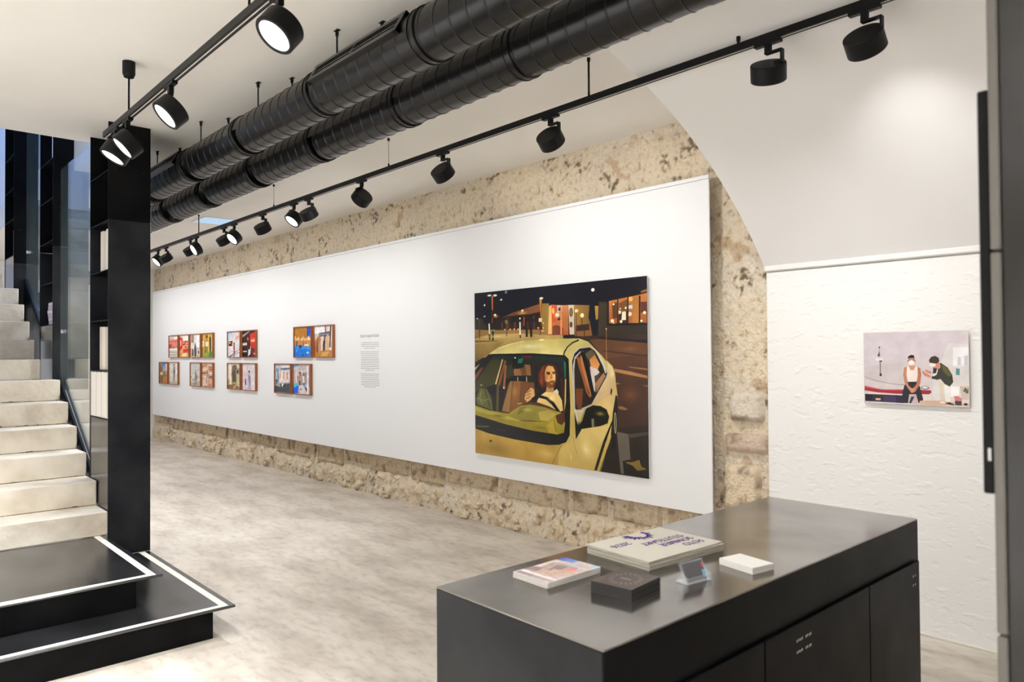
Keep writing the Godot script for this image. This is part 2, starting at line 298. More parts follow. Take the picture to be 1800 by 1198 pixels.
var CLINIC_PRINT := [
	[0, [196,184,184], [222,210,208], 20, [0,0,1000,0,1000,750,0,750]],
	[0, [206,194,198], [214,202,204], 20, [2,-4,1002,-1,999,221,-4,371]],
	[0, [222,214,210], [222,214,210], 90, [820,123,1005,134,994,678,667,691,678,513]],
	[0, [150,138,140], [150,138,140], 0, [6,474,119,511,267,542,410,551,410,545,267,536,121,505,8,468]],
	[0, [214,200,196], [214,200,196], 90, [7,497,120,525,402,561,401,602,5,576]],
	[0, [176,46,58], [150,34,48], 90, [5,567,184,601,394,596,654,595,663,615,638,636,200,643,5,615]],
	[0, [206,86,92], [206,86,92], 90, [5,573,184,599,393,603,393,608,184,609,5,585]],
	[0, [222,202,188], [222,202,188], 90, [7,628,393,644,638,636,593,650,361,658,8,654]],
	[0, [46,38,62], [46,38,62], 90, [8,654,392,657,391,736,9,729]],
	[0, [30,26,42], [30,26,42], 90, [8,654,84,660,83,731,9,729]],
	[0, [232,176,124], [232,176,124], 90, [117,695,168,695,168,715,116,716]],
	[0, [150,150,170], [150,150,170], 90, [244,705,292,705,292,717,243,716]],
	[0, [62,52,84], [62,52,84], 90, [200,668,321,668,320,731,199,728]],
	[1, [40,34,34], [40,34,34], 0, [163,157,9,8]],
	[0, [40,34,34], [40,34,34], 90, [141,250,163,198,168,250]],
	[0, [110,98,98], [110,98,98], 0, [161,155,155,267,159,267,165,155]],
	[0, [226,220,216], [226,220,216], 90, [124,267,195,267,198,301,124,301]],
	[0, [90,50,50], [90,50,50], 0, [165,301,165,456,173,456,173,301]],
	[0, [60,44,44], [60,44,44], 90, [161,297,190,297,188,310,161,310]],
	[1, [50,40,42], [50,40,42], 0, [172,447,12,16]],
	[0, [40,40,48], [40,40,48], 90, [406,552,434,518,520,516,553,557,584,695,538,731,517,640,451,642,438,734,375,733,389,619]],
	[0, [200,180,176], [200,180,176], 90, [451,646,517,644,542,738,438,738]],
	[0, [60,50,70], [60,50,70], 90, [470,666,501,665,469,733,449,733]],
	[0, [196,128,98], [196,128,98], 90, [406,368,438,360,444,451,445,551,487,591,490,624,467,621,410,535,395,444]],
	[0, [186,116,88], [186,116,88], 90, [535,359,561,375,569,441,558,532,510,616,483,626,479,592,519,541,536,450]],
	[0, [240,226,216], [240,226,216], 90, [434,360,449,355,468,397,499,394,515,359,535,359,536,450,524,512,438,514,428,443]],
	[0, [214,148,116], [214,148,116], 90, [449,355,473,343,500,343,515,359,499,394,468,397]],
	[0, [30,28,30], [30,28,30], 90, [438,516,524,512,523,529,438,531]],
	[0, [210,140,108], [210,140,108], 90, [456,580,507,579,494,626,467,627]],
	[1, [200,132,104], [200,132,104], 0, [478,297,31,48]],
	[0, [28,22,22], [28,22,22], 90, [444,284,446,253,475,238,502,243,509,284,498,269,455,271]],
	[1, [244,236,230], [244,236,230], 0, [477,318,27,26]],
	[0, [40,28,26], [40,28,26], 0, [456,294,472,294,472,288,456,288]],
	[0, [40,28,26], [40,28,26], 0, [486,294,501,294,501,288,486,288]],
	[1, [190,118,92], [190,118,92], 0, [443,301,6,12]],
	[1, [190,118,92], [190,118,92], 0, [510,299,7,12]],
	[0, [220,204,184], [220,204,184], 90, [734,495,774,527,828,549,824,701,741,700,739,608]],
	[0, [238,232,228], [238,232,228], 90, [774,535,831,557,829,717,788,710]],
	[0, [58,58,44], [58,58,44], 90, [682,366,712,333,750,317,814,365,852,437,860,509,828,553,781,526,746,479,716,489,661,476,673,448,710,439,681,415]],
	[0, [96,92,50], [96,92,50], 90, [757,333,814,373,848,445,819,453,770,398]],
	[0, [40,44,56], [40,44,56], 90, [682,366,708,358,711,406,677,431]],
	[0, [236,228,222], [236,228,222], 90, [673,440,707,419,719,366,723,398,710,439,680,456]],
	[1, [206,140,116], [206,140,116], 0, [705,333,32,41]],
	[0, [210,146,120], [210,146,120], 90, [712,350,746,321,748,366,718,390]],
	[0, [60,46,38], [60,46,38], 90, [642,293,662,260,699,248,732,268,739,301,720,324,683,321,649,317]],
	[1, [238,228,224], [238,228,224], 0, [675,342,30,16]],
	[0, [206,130,108], [206,130,108], 90, [580,396,598,412,661,452,653,471,597,449,579,420]],
	[0, [206,130,108], [206,130,108], 90, [610,387,659,407,665,431,628,420,602,400]],
	[0, [240,236,236], [240,236,236], 90, [862,164,1001,162,998,344,861,349]],
	[0, [206,200,204], [206,200,204], 90, [903,261,931,261,929,340,901,342]],
	[0, [206,200,204], [206,200,204], 90, [960,249,995,245,994,340,961,342]],
	[0, [150,146,150], [150,146,150], 90, [886,369,921,374,918,440,883,436]],
	[0, [70,150,150], [70,150,150], 90, [893,379,917,382,914,436,890,433]],
	[0, [226,216,206], [226,216,206], 90, [861,501,999,501,1000,545,889,544]],
	[0, [206,190,176], [206,190,176], 90, [917,547,998,545,998,678,935,680]],
	[0, [246,242,236], [246,242,236], 90, [835,549,917,547,907,650,832,653]],
	[1, [96,88,80], [96,88,80], 0, [966,577,12,14]],
	[1, [96,88,80], [96,88,80], 0, [979,600,14,16]],
	[1, [96,88,80], [96,88,80], 0, [955,593,8,10]],
	[1, [96,88,80], [96,88,80], 0, [987,576,6,8]],
	[0, [214,176,146], [214,176,146], 90, [550,704,741,696,885,710,1000,717,1000,740,553,745]],
	[0, [236,226,220], [236,226,220], 90, [737,703,784,704,782,723,739,721]],
	[0, [36,32,40], [36,32,40], 90, [784,723,820,709,866,727,863,737]],
	[0, [70,66,64], [70,66,64], 90, [871,691,933,692,928,736,875,734]],
	[0, [206,120,120], [206,120,120], 90, [863,648,900,642,934,669,932,695,874,692]],
	[1, [36,32,40], [36,32,40], 0, [967,722,16,11]],
	[1, [90,84,80], [90,84,80], 0, [602,572,38,18]],
	[1, [226,220,214], [226,220,214], 0, [602,570,29,12]],
	[0, [226,214,208], [226,214,208], 90, [586,638,661,635,659,696,588,699]],
]
var SMALL_PRINTS := [
	[[0, [232,180,160], [216,112,88], 90, [0,0,100,0,100,100,0,100]], [0, [200,212,220], [200,212,220], 0, [0,0,45,0,45,12,0,12]], [0, [242,236,232], [242,236,232], 0, [50,4,100,4,100,18,50,18]], [0, [232,106,80], [232,106,80], 0, [5,22,95,16,95,30,5,32]], [0, [184,60,48], [184,60,48], 0, [0,38,20,38,20,60,0,60]], [0, [196,106,92], [196,106,92], 0, [28,32,33,32,33,58,28,58]], [0, [196,106,92], [196,106,92], 0, [42,32,47,32,47,58,42,58]], [0, [196,106,92], [196,106,92], 0, [56,32,61,32,61,58,56,58]], [0, [196,106,92], [196,106,92], 0, [70,32,75,32,75,58,70,58]], [0, [196,106,92], [196,106,92], 0, [84,32,89,32,89,58,84,58]], [0, [140,64,56], [140,64,56], 0, [20,34,24,34,24,58,20,58]], [0, [248,244,240], [248,244,240], 0, [0,58,100,58,100,66,0,66]], [0, [224,72,88], [224,72,88], 0, [0,56,40,56,40,59,0,59]], [0, [216,208,192], [216,208,192], 0, [0,66,100,66,100,100,0,100]], [0, [120,108,96], [120,108,96], 0, [6,74,15,74,15,79,6,79]], [0, [120,108,96], [120,108,96], 0, [24,74,33,74,33,79,24,79]], [0, [120,108,96], [120,108,96], 0, [42,74,51,74,51,79,42,79]], [0, [120,108,96], [120,108,96], 0, [60,74,69,74,69,79,60,79]], [0, [120,108,96], [120,108,96], 0, [78,74,87,74,87,79,78,79]], [0, [184,180,164], [184,180,164], 0, [0,86,100,86,100,92,0,92]], [1, [108,88,80], [108,88,80], 0, [48,56,6,5]]],
	[[0, [240,216,200], [224,152,88], 90, [0,0,100,0,100,100,0,100]], [0, [248,240,234], [248,240,234], 0, [35,4,95,4,95,24,35,24]], [0, [216,56,40], [216,56,40], 0, [0,6,32,14,32,60,0,70]], [0, [224,48,32], [224,48,32], 0, [38,26,52,26,52,35,38,35]], [0, [120,24,16], [120,24,16], 0, [56,26,70,26,70,35,56,35]], [0, [232,72,48], [232,72,48], 0, [74,26,88,26,88,35,74,35]], [0, [96,20,16], [96,20,16], 0, [38,38,52,38,52,47,38,47]], [0, [240,112,80], [240,112,80], 0, [56,38,70,38,70,47,56,47]], [0, [208,56,40], [208,56,40], 0, [74,38,88,38,88,47,74,47]], [0, [240,160,136], [240,160,136], 0, [38,50,52,50,52,59,38,59]], [0, [184,44,32], [184,44,32], 0, [56,50,70,50,70,59,56,59]], [0, [232,96,72], [232,96,72], 0, [74,50,88,50,88,59,74,59]], [0, [240,176,160], [240,176,160], 0, [4,20,20,24,18,46,4,50]], [0, [224,40,28], [224,40,28], 0, [35,64,96,60,90,82,40,84]], [0, [224,160,64], [224,160,64], 0, [0,82,100,78,100,100,0,100]], [0, [244,224,192], [244,224,192], 0, [30,84,70,80,80,96,24,98]], [0, [112,32,24], [112,32,24], 0, [50,36,60,36,60,42,50,42]]],
	[[0, [228,220,214], [228,220,214], 90, [0,0,100,0,100,100,0,100]], [0, [160,128,112], [160,128,112], 0, [6,2,32,2,32,36,6,36]], [0, [216,200,184], [216,200,184], 0, [86,0,100,0,100,100,86,100]], [0, [251,248,246], [251,248,246], 0, [60,6,82,6,82,56,60,56]], [0, [200,184,164], [200,184,164], 0, [0,62,100,58,100,100,0,100]], [1, [58,44,44], [58,44,44], 0, [46,44,5,6]], [0, [68,60,72], [68,60,72], 0, [38,50,54,50,58,78,54,98,40,98,36,76]], [0, [44,40,48], [44,40,48], 0, [16,66,26,62,28,94,14,94]], [0, [216,208,200], [216,208,200], 0, [60,70,90,66,90,90,62,90]], [0, [96,88,72], [96,88,72], 0, [70,74,84,70,86,84,72,86]], [0, [192,136,104], [192,136,104], 0, [93,0,100,0,100,100,93,100]]],
	[[0, [200,152,60], [168,120,40], 90, [0,0,100,0,100,100,0,100]], [0, [216,168,72], [216,168,72], 0, [10,6,24,6,24,90,10,90]], [0, [232,200,120], [232,200,120], 0, [55,4,63,4,63,96,55,96]], [0, [80,56,24], [80,56,24], 0, [34,6,50,6,50,18,34,18]], [0, [56,40,12], [56,40,12], 0, [66,14,80,14,80,40,66,40]], [0, [232,220,200], [232,220,200], 0, [28,34,54,34,54,54,28,54]], [0, [240,232,224], [240,232,224], 0, [2,30,12,30,12,56,2,56]], [0, [104,128,48], [104,128,48], 0, [18,56,34,50,40,80,16,84]], [0, [56,60,36], [56,60,36], 0, [70,46,84,44,86,78,70,76]], [0, [60,140,60], [60,140,60], 0, [62,76,96,70,96,96,60,98]], [0, [152,160,60], [152,160,60], 0, [0,84,60,80,60,100,0,100]], [1, [44,44,32], [44,44,32], 0, [76,42,6,7]], [0, [216,176,88], [216,176,88], 0, [82,4,92,4,92,74,82,74]]],
	[[0, [220,210,212], [232,222,224], 90, [0,0,100,0,100,100,0,100]], [0, [168,200,240], [220,210,212], 90, [0,0,34,0,26,30,0,34]], [0, [232,136,88], [232,136,88], 0, [62,16,88,6,88,22,64,30]], [0, [244,200,176], [244,200,176], 0, [60,14,84,4,84,16,62,24]], [0, [48,52,40], [48,52,40], 0, [4,36,36,36,36,56,4,56]], [0, [232,192,48], [232,192,48], 0, [8,38,20,38,20,46,8,46]], [0, [208,64,64], [208,64,64], 0, [26,44,35,44,35,50,26,50]], [0, [168,48,48], [168,48,48], 0, [44,52,50,44,56,58,56,86,46,86]], [1, [44,32,36], [44,32,36], 0, [49,46,5,5]], [0, [48,44,52], [48,44,52], 0, [47,78,54,78,53,100,47,100]], [0, [112,96,104], [112,96,104], 0, [0,100,98,66,100,68,14,100]], [0, [80,72,80], [80,72,80], 0, [10,100,98,78,100,80,18,100]], [0, [184,170,176], [184,170,176], 0, [14,82,98,60,98,62,14,84]]],
	[[0, [60,36,36], [40,20,20], 90, [0,0,100,0,100,100,0,100]], [0, [168,152,144], [168,152,144], 0, [0,14,50,0,60,0,0,24]], [0, [208,48,24], [208,48,24], 0, [55,12,100,4,100,80,60,60]], [0, [240,104,72], [240,104,72], 0, [60,30,96,26,96,42,64,44]], [0, [255,184,156], [255,184,156], 0, [64,36,90,34,90,40,66,42]], [1, [240,80,48], [240,80,48], 0, [40,30,6,7]], [0, [216,200,192], [216,200,192], 0, [0,46,34,44,34,54,0,56]], [0, [232,220,212], [232,220,212], 0, [40,60,52,54,64,62,58,90,40,98,44,76]], [1, [44,28,28], [44,28,28], 0, [50,62,9,10]], [0, [200,184,176], [200,184,176], 0, [2,76,32,76,32,81,2,81]], [0, [120,28,20], [120,28,20], 0, [70,64,100,70,100,100,66,96]], [0, [244,208,192], [244,208,192], 0, [84,82,96,88,88,92]], [0, [28,16,18], [28,16,18], 0, [0,84,36,86,36,100,0,100]]],
	[[0, [184,124,40], [168,112,32], 90, [0,0,100,0,100,100,0,100]], [0, [32,88,200], [32,88,200], 0, [74,0,100,0,100,48,74,48]], [0, [24,32,72], [24,32,72], 0, [76,4,80,4,80,10,76,10]], [0, [64,120,232], [64,120,232], 0, [82,4,86,4,86,10,82,10]], [0, [32,24,56], [32,24,56], 0, [88,4,92,4,92,10,88,10]], [0, [48,96,208], [48,96,208], 0, [94,4,98,4,98,10,94,10]], [0, [24,32,72], [24,32,72], 0, [76,13,80,13,80,19,76,19]], [0, [48,92,200], [48,92,200], 0, [82,13,86,13,86,19,82,19]], [0, [32,24,56], [32,24,56], 0, [88,13,92,13,92,19,88,19]], [0, [128,168,240], [128,168,240], 0, [94,13,98,13,98,19,94,19]], [0, [24,32,72], [24,32,72], 0, [76,22,80,22,80,28,76,28]], [0, [44,80,176], [44,80,176], 0, [82,22,86,22,86,28,82,28]], [0, [56,112,224], [56,112,224], 0, [88,22,92,22,92,28,88,28]], [0, [24,28,64], [24,28,64], 0, [94,22,98,22,98,28,94,28]], [1, [240,184,120], [240,184,120], 0, [4,38,6,10]], [1, [232,168,104], [232,168,104], 0, [14,45,6,10]], [1, [240,192,136], [240,192,136], 0, [24,41,6,10]], [1, [232,176,112], [232,176,112], 0, [34,48,6,10]], [1, [244,200,144], [244,200,144], 0, [44,44,6,10]], [1, [224,160,96], [224,160,96], 0, [54,40,6,10]], [1, [240,192,136], [240,192,136], 0, [64,47,6,10]], [1, [232,168,104], [232,168,104], 0, [74,43,6,10]], [1, [244,208,160], [244,208,160], 0, [84,39,6,10]], [1, [240,184,120], [240,184,120], 0, [94,46,6,10]], [0, [200,136,80], [200,136,80], 0, [0,44,100,44,100,66,0,66]], [0, [72,88,104], [72,88,104], 0, [10,46,19,46,19,66,10,66]], [0, [192,120,72], [192,120,72], 0, [28,51,37,51,37,71,28,71]], [0, [144,112,96], [144,112,96], 0, [46,48,55,48,55,68,46,68]], [0, [88,56,40], [88,56,40], 0, [64,53,73,53,73,73,64,73]], [0, [208,152,104], [208,152,104], 0, [82,50,91,50,91,70,82,70]], [0, [24,120,216], [24,120,216], 0, [0,62,100,66,100,100,0,100]], [0, [44,156,240], [44,156,240], 0, [0,64,100,68,100,74,0,70]], [0, [96,184,248], [96,184,248], 0, [8,82,20,66,24,66,12,84]], [1, [160,224,248], [160,224,248], 0, [78,86,7,4]], [0, [16,72,136], [16,72,136], 0, [46,92,56,92,56,96,46,96]], [0, [240,216,176], [240,216,176], 0, [60,56,82,56,82,64,60,64]], [0, [64,48,80], [64,48,80], 0, [26,60,42,60,42,70,26,70]]],
	[[0, [224,216,212], [200,152,104], 90, [0,0,100,0,100,100,0,100]], [0, [244,242,244], [244,242,244], 0, [0,0,56,0,56,24,0,24]], [0, [176,112,64], [176,112,64], 0, [0,50,24,30,20,100,0,100]], [0, [64,72,88], [64,72,88], 0, [24,22,88,18,88,30,70,34,26,34]], [0, [120,128,140], [120,128,140], 0, [28,24,70,22,70,30,30,32]], [0, [168,108,72], [168,108,72], 0, [24,24,30,24,34,90,28,90]], [0, [232,208,184], [232,208,184], 0, [36,34,46,32,40,100,30,100]], [0, [108,68,52], [108,68,52], 0, [52,34,60,32,56,80,50,80]], [0, [56,56,68], [56,56,68], 0, [46,50,54,46,56,80,46,84]], [0, [224,184,144], [224,184,144], 0, [66,30,78,22,62,100,52,100]], [0, [240,220,204], [240,220,204], 0, [82,18,92,16,88,100,80,100]], [0, [168,72,56], [168,72,56], 0, [56,0,62,0,64,26,58,26]], [0, [56,44,48], [56,44,48], 0, [84,0,90,0,86,70,80,70]], [0, [192,128,64], [192,128,64], 0, [0,82,100,78,100,100,0,100]], [0, [128,72,40], [128,72,40], 0, [14,60,22,40,20,84,10,84]], [0, [216,168,96], [216,168,96], 0, [40,86,80,82,70,98,34,100]]],
	[[0, [184,144,104], [200,136,88], 90, [0,0,100,0,100,100,0,100]], [0, [64,128,208], [168,192,216], 90, [20,4,74,0,74,34,50,40,30,20]], [0, [136,112,80], [136,112,80], 0, [4,8,30,16,40,36,10,50,2,40]], [0, [240,208,184], [240,208,184], 0, [70,6,96,4,96,34,72,40]], [1, [240,224,192], [240,224,192], 0, [22,56,10,10]], [0, [152,112,76], [152,112,76], 0, [0,60,100,56,100,100,0,100]], [0, [192,120,72], [192,120,72], 0, [46,70,90,62,94,98,40,100]], [0, [112,112,72], [112,112,72], 0, [50,40,66,44,60,72,46,70]], [0, [92,88,72], [92,88,72], 0, [20,70,34,60,36,92,16,96]]],
	[[0, [232,224,216], [220,208,188], 90, [0,0,100,0,100,100,0,100]], [0, [242,238,234], [242,238,234], 0, [60,0,100,0,100,56,60,56]], [1, [92,60,52], [92,60,52], 0, [56,10,5,6]], [0, [136,128,116], [136,128,116], 0, [48,18,64,18,68,40,62,66,60,98,54,98,52,70,48,98,44,96,46,60,44,36]], [0, [48,44,44], [48,44,44], 0, [46,42,66,42,66,46,46,46]], [1, [64,56,56], [64,56,56], 0, [74,18,3,3]], [0, [200,186,164], [200,186,164], 0, [0,88,100,88,100,100,0,100]], [0, [184,152,120], [184,152,120], 0, [46,4,50,2,52,16,48,18]]],
	[[0, [204,200,200], [208,204,184], 90, [0,0,100,0,100,100,0,100]], [0, [124,100,112], [124,100,112], 0, [48,30,52,26,56,44,62,60,58,90,46,90,44,60]], [0, [168,144,152], [168,144,152], 0, [40,56,48,50,50,92,42,92]], [1, [80,64,72], [80,64,72], 0, [50,46,4,5]], [0, [184,180,152], [184,180,152], 0, [0,84,100,76,100,100,0,100]], [0, [152,160,168], [152,160,168], 0, [60,52,78,58,74,70,60,68]], [0, [140,148,152], [140,148,152], 0, [16,74,40,68,40,74,18,80]], [1, [60,48,56], [60,48,56], 0, [3,62,3,3]], [0, [188,184,188], [188,184,188], 0, [0,20,100,20,100,21,0,21]], [0, [148,136,136], [148,136,136], 0, [30,88,60,82,64,94,30,98]]],
	[[0, [224,184,144], [208,152,112], 90, [0,0,100,0,100,100,0,100]], [0, [176,112,96], [176,112,96], 0, [0,12,44,4,44,9,0,20]], [0, [232,216,208], [232,216,208], 0, [0,26,44,21,44,26,0,34]], [0, [144,96,72], [144,96,72], 0, [0,40,44,38,44,43,0,48]], [0, [232,200,168], [232,200,168], 0, [0,54,44,55,44,60,0,62]], [0, [184,120,80], [184,120,80], 0, [0,68,44,72,44,77,0,76]], [0, [240,220,200], [240,220,200], 0, [0,82,44,89,44,94,0,90]], [0, [240,208,224], [240,208,224], 0, [100,8,58,6,58,11,100,18]], [0, [168,104,80], [168,104,80], 0, [100,23,58,23,58,28,100,33]], [0, [232,216,208], [232,216,208], 0, [100,38,58,40,58,45,100,48]], [0, [140,80,56], [140,80,56], 0, [100,53,58,57,58,62,100,63]], [0, [232,192,136], [232,192,136], 0, [100,68,58,74,58,79,100,78]], [0, [200,128,88], [200,128,88], 0, [100,83,58,91,58,96,100,93]], [0, [80,56,56], [80,56,56], 0, [62,10,67,10,67,15,62,15]], [0, [80,56,56], [80,56,56], 0, [71,10,76,10,76,15,71,15]], [0, [80,56,56], [80,56,56], 0, [80,10,85,10,85,15,80,15]], [0, [80,56,56], [80,56,56], 0, [89,10,94,10,94,15,89,15]], [0, [80,56,56], [80,56,56], 0, [62,16,67,16,67,21,62,21]], [0, [80,56,56], [80,56,56], 0, [71,16,76,16,76,21,71,21]], [0, [80,56,56], [80,56,56], 0, [80,16,85,16,85,21,80,21]], [0, [80,56,56], [80,56,56], 0, [89,16,94,16,94,21,89,21]], [1, [88,64,44], [88,64,44], 0, [48,36,4,5]], [0, [156,152,160], [156,152,160], 0, [40,42,58,42,62,70,54,98,44,98,38,68]], [0, [200,192,200], [200,192,200], 0, [44,60,56,60,54,98,46,98]], [0, [232,160,112], [232,160,112], 0, [64,60,96,74,96,98,60,80]], [0, [232,200,176], [232,200,176], 0, [0,70,34,62,30,96,0,100]]],
	[[0, [216,200,168], [176,152,112], 90, [0,0,100,0,100,100,0,100]], [0, [240,232,216], [240,232,216], 0, [10,0,24,0,28,100,14,100]], [0, [108,92,72], [108,92,72], 0, [36,8,66,4,80,30,70,76,36,80,30,40]], [0, [152,136,108], [152,136,108], 0, [60,24,92,18,98,70,70,80]], [0, [200,184,152], [200,184,152], 0, [72,40,100,46,100,90,66,92]], [0, [88,72,56], [88,72,56], 0, [38,30,60,26,58,70,38,72]], [0, [176,164,88], [176,164,88], 0, [28,76,74,72,80,90,30,96]], [0, [136,104,72], [136,104,72], 0, [0,86,60,80,98,98,0,100]], [0, [232,220,196], [232,220,196], 0, [0,6,10,4,10,60,0,66]], [1, [64,56,48], [64,56,48], 0, [78,32,7,6]], [0, [208,180,140], [208,180,140], 0, [40,96,70,80,76,82,50,100]]],
	[[0, [224,212,212], [236,216,212], 90, [0,0,100,0,100,100,0,100]], [0, [224,196,204], [232,212,212], 90, [0,30,30,34,30,100,0,100]], [1, [48,36,40], [48,36,40], 0, [50,30,5,6]], [0, [168,164,192], [168,164,192], 0, [42,38,56,36,64,60,62,98,42,98,38,62]], [0, [124,120,152], [124,120,152], 0, [48,46,56,44,58,74,50,78]], [0, [88,84,92], [88,84,92], 0, [18,60,28,56,30,80,20,84]], [0, [208,184,184], [208,184,184], 0, [84,40,87,40,87,46,84,46]], [0, [200,196,216], [200,196,216], 0, [40,64,48,60,48,98,40,98]], [0, [184,168,180], [184,168,180], 0, [36,6,38,6,38,36,36,36]], [0, [216,200,208], [216,200,208], 0, [0,86,40,84,40,100,0,100]]],
	[[0, [196,204,212], [140,140,144], 90, [0,0,100,0,100,100,0,100]], [0, [232,228,228], [232,228,228], 0, [40,4,98,4,98,18,40,18]], [0, [96,112,136], [96,112,136], 0, [34,14,98,10,98,16,60,20,38,18]], [0, [124,152,176], [124,152,176], 0, [4,14,24,14,24,26,4,26]], [0, [232,216,208], [232,216,208], 0, [24,24,98,20,98,62,28,66]], [0, [208,176,160], [208,176,160], 0, [28,24,34,24,34,50,28,50]], [0, [240,232,228], [240,232,228], 0, [40,29,46,29,46,55,40,55]], [0, [200,136,120], [200,136,120], 0, [52,25,58,25,58,51,52,51]], [0, [232,208,200], [232,208,200], 0, [64,30,70,30,70,56,64,56]], [0, [184,148,136], [184,148,136], 0, [76,26,82,26,82,52,76,52]], [0, [240,224,216], [240,224,216], 0, [88,31,94,31,94,57,88,57]], [0, [216,136,96], [216,136,96], 0, [74,30,80,28,80,52,74,54]], [0, [88,76,80], [88,76,80], 0, [2,54,12,48,18,66,6,70]], [0, [168,168,176], [168,168,176], 0, [10,62,30,66,60,88,52,92,20,80]], [0, [72,80,88], [72,80,88], 0, [30,70,98,66,98,100,40,98]], [0, [72,76,88], [72,76,88], 0, [0,76,30,80,60,96,0,100]], [1, [232,232,216], [232,232,216], 0, [50,74,8,6]], [1, [40,44,48], [40,44,48], 0, [56,76,6,5]], [0, [108,116,120], [108,116,120], 0, [16,26,21,26,21,60,16,60]], [0, [176,192,208], [176,192,208], 0, [0,28,14,28,14,54,0,54]]],
	[[0, [216,208,208], [184,176,172], 90, [0,0,100,0,100,100,0,100]], [0, [104,168,240], [184,212,244], 90, [0,0,36,0,0,16]], [0, [200,188,184], [200,188,184], 0, [0,18,44,2,90,6,90,12,40,22,0,40]], [0, [246,242,242], [246,242,242], 0, [80,4,87,4,87,98,80,98]], [0, [232,220,220], [232,220,220], 0, [14,22,19,22,19,62,14,62]], [0, [168,152,148], [168,152,148], 0, [22,40,78,24,78,66,24,72]], [0, [140,108,96], [140,108,96], 0, [40,26,46,26,46,38,40,38]], [0, [184,156,136], [184,156,136], 0, [49,29,55,29,55,41,49,41]], [0, [120,88,72], [120,88,72], 0, [58,27,64,27,64,39,58,39]], [0, [160,136,120], [160,136,120], 0, [67,30,73,30,73,42,67,42]], [0, [224,136,88], [224,136,88], 0, [32,32,40,30,42,54,32,58]], [1, [76,44,36], [76,44,36], 0, [36,28,4,4]], [0, [60,64,88], [60,64,88], 0, [32,56,41,54,40,70,33,70]], [0, [232,224,224], [232,224,224], 0, [52,40,62,38,66,60,54,62]], [0, [72,112,200], [72,112,200], 0, [56,62,66,60,64,92,58,92]], [0, [40,104,232], [40,104,232], 0, [0,70,20,64,30,76,26,98,0,100]], [0, [48,208,232], [48,208,232], 0, [0,70,20,64,26,72,0,80]], [0, [76,40,32], [76,40,32], 0, [66,74,78,80,76,96,64,90]], [0, [224,216,212], [224,216,212], 0, [30,74,60,70,80,98,40,100]], [0, [48,88,192], [48,88,192], 0, [38,84,48,80,46,86,40,88]], [0, [192,120,104], [192,120,104], 0, [90,6,98,6,98,76,90,76]]],
]


# ------------------------------------------------------------------ naming
func numbered(called: String) -> String:
	if not taken.has(called):
		taken[called] = 0
		return called
	taken[called] += 1
	return "%s_%03d" % [called, taken[called]]

func tag(o: Node, label: String, category: String, group := "") -> Node:
	o.set_meta("label", label)
	o.set_meta("category", category)
	if group != "":
		o.set_meta("group", group)
	return o

func thing(called: String, label: String, category: String, at := Vector3.ZERO, turn := 0.0, group := "") -> Node3D:
	var o := Node3D.new()
	o.name = numbered(called)
	add_child(o, true)
	o.position = at
	o.rotation.y = turn
	tag(o, label, category, group)
	return o

func part(parent: Node, called: String, mesh: Mesh, m: Material, at := Vector3.ZERO) -> MeshInstance3D:
	var o := MeshInstance3D.new()
	o.name = called if parent != self else numbered(called)
	o.mesh = mesh
	o.material_override = m
	parent.add_child(o, true)
	o.position = at
	return o

func struct(called: String, mesh: Mesh, m: Material) -> MeshInstance3D:
	var o := part(self, called, mesh, m)
	o.set_meta("kind", "structure")
	return o

# ------------------------------------------------------------------ geometry
func begin() -> SurfaceTool:
	var st := SurfaceTool.new()
	st.begin(Mesh.PRIMITIVE_TRIANGLES)
	return st

func done(st: SurfaceTool) -> ArrayMesh:
	return st.commit()

func tri(st: SurfaceTool, a: Vector3, b: Vector3, c: Vector3) -> void:
	# a, b, c run counter-clockwise seen from outside
	var n := (b - a).cross(c - a)
	if n.length_squared() < 1e-16:
		return
	n = n.normalized()
	for p: Vector3 in [a, c, b]:
		st.set_normal(n)
		st.set_uv(Vector2.ZERO)
		st.add_vertex(p)

func quad(st: SurfaceTool, a: Vector3, b: Vector3, c: Vector3, d: Vector3) -> void:
	tri(st, a, b, c)
	tri(st, a, c, d)

func uvquad(st: SurfaceTool, a: Vector3, b: Vector3, c: Vector3, d: Vector3) -> void:
	# a bottom left, b bottom right, c top right, d top left
	var n := (b - a).cross(c - a).normalized()
	var P := [a, b, c, d]
	var U := [Vector2(0, 1), Vector2(1, 1), Vector2(1, 0), Vector2(0, 0)]
	for i: int in [0, 2, 1, 0, 3, 2]:
		st.set_normal(n)
		st.set_uv(U[i])
		st.add_vertex(P[i])

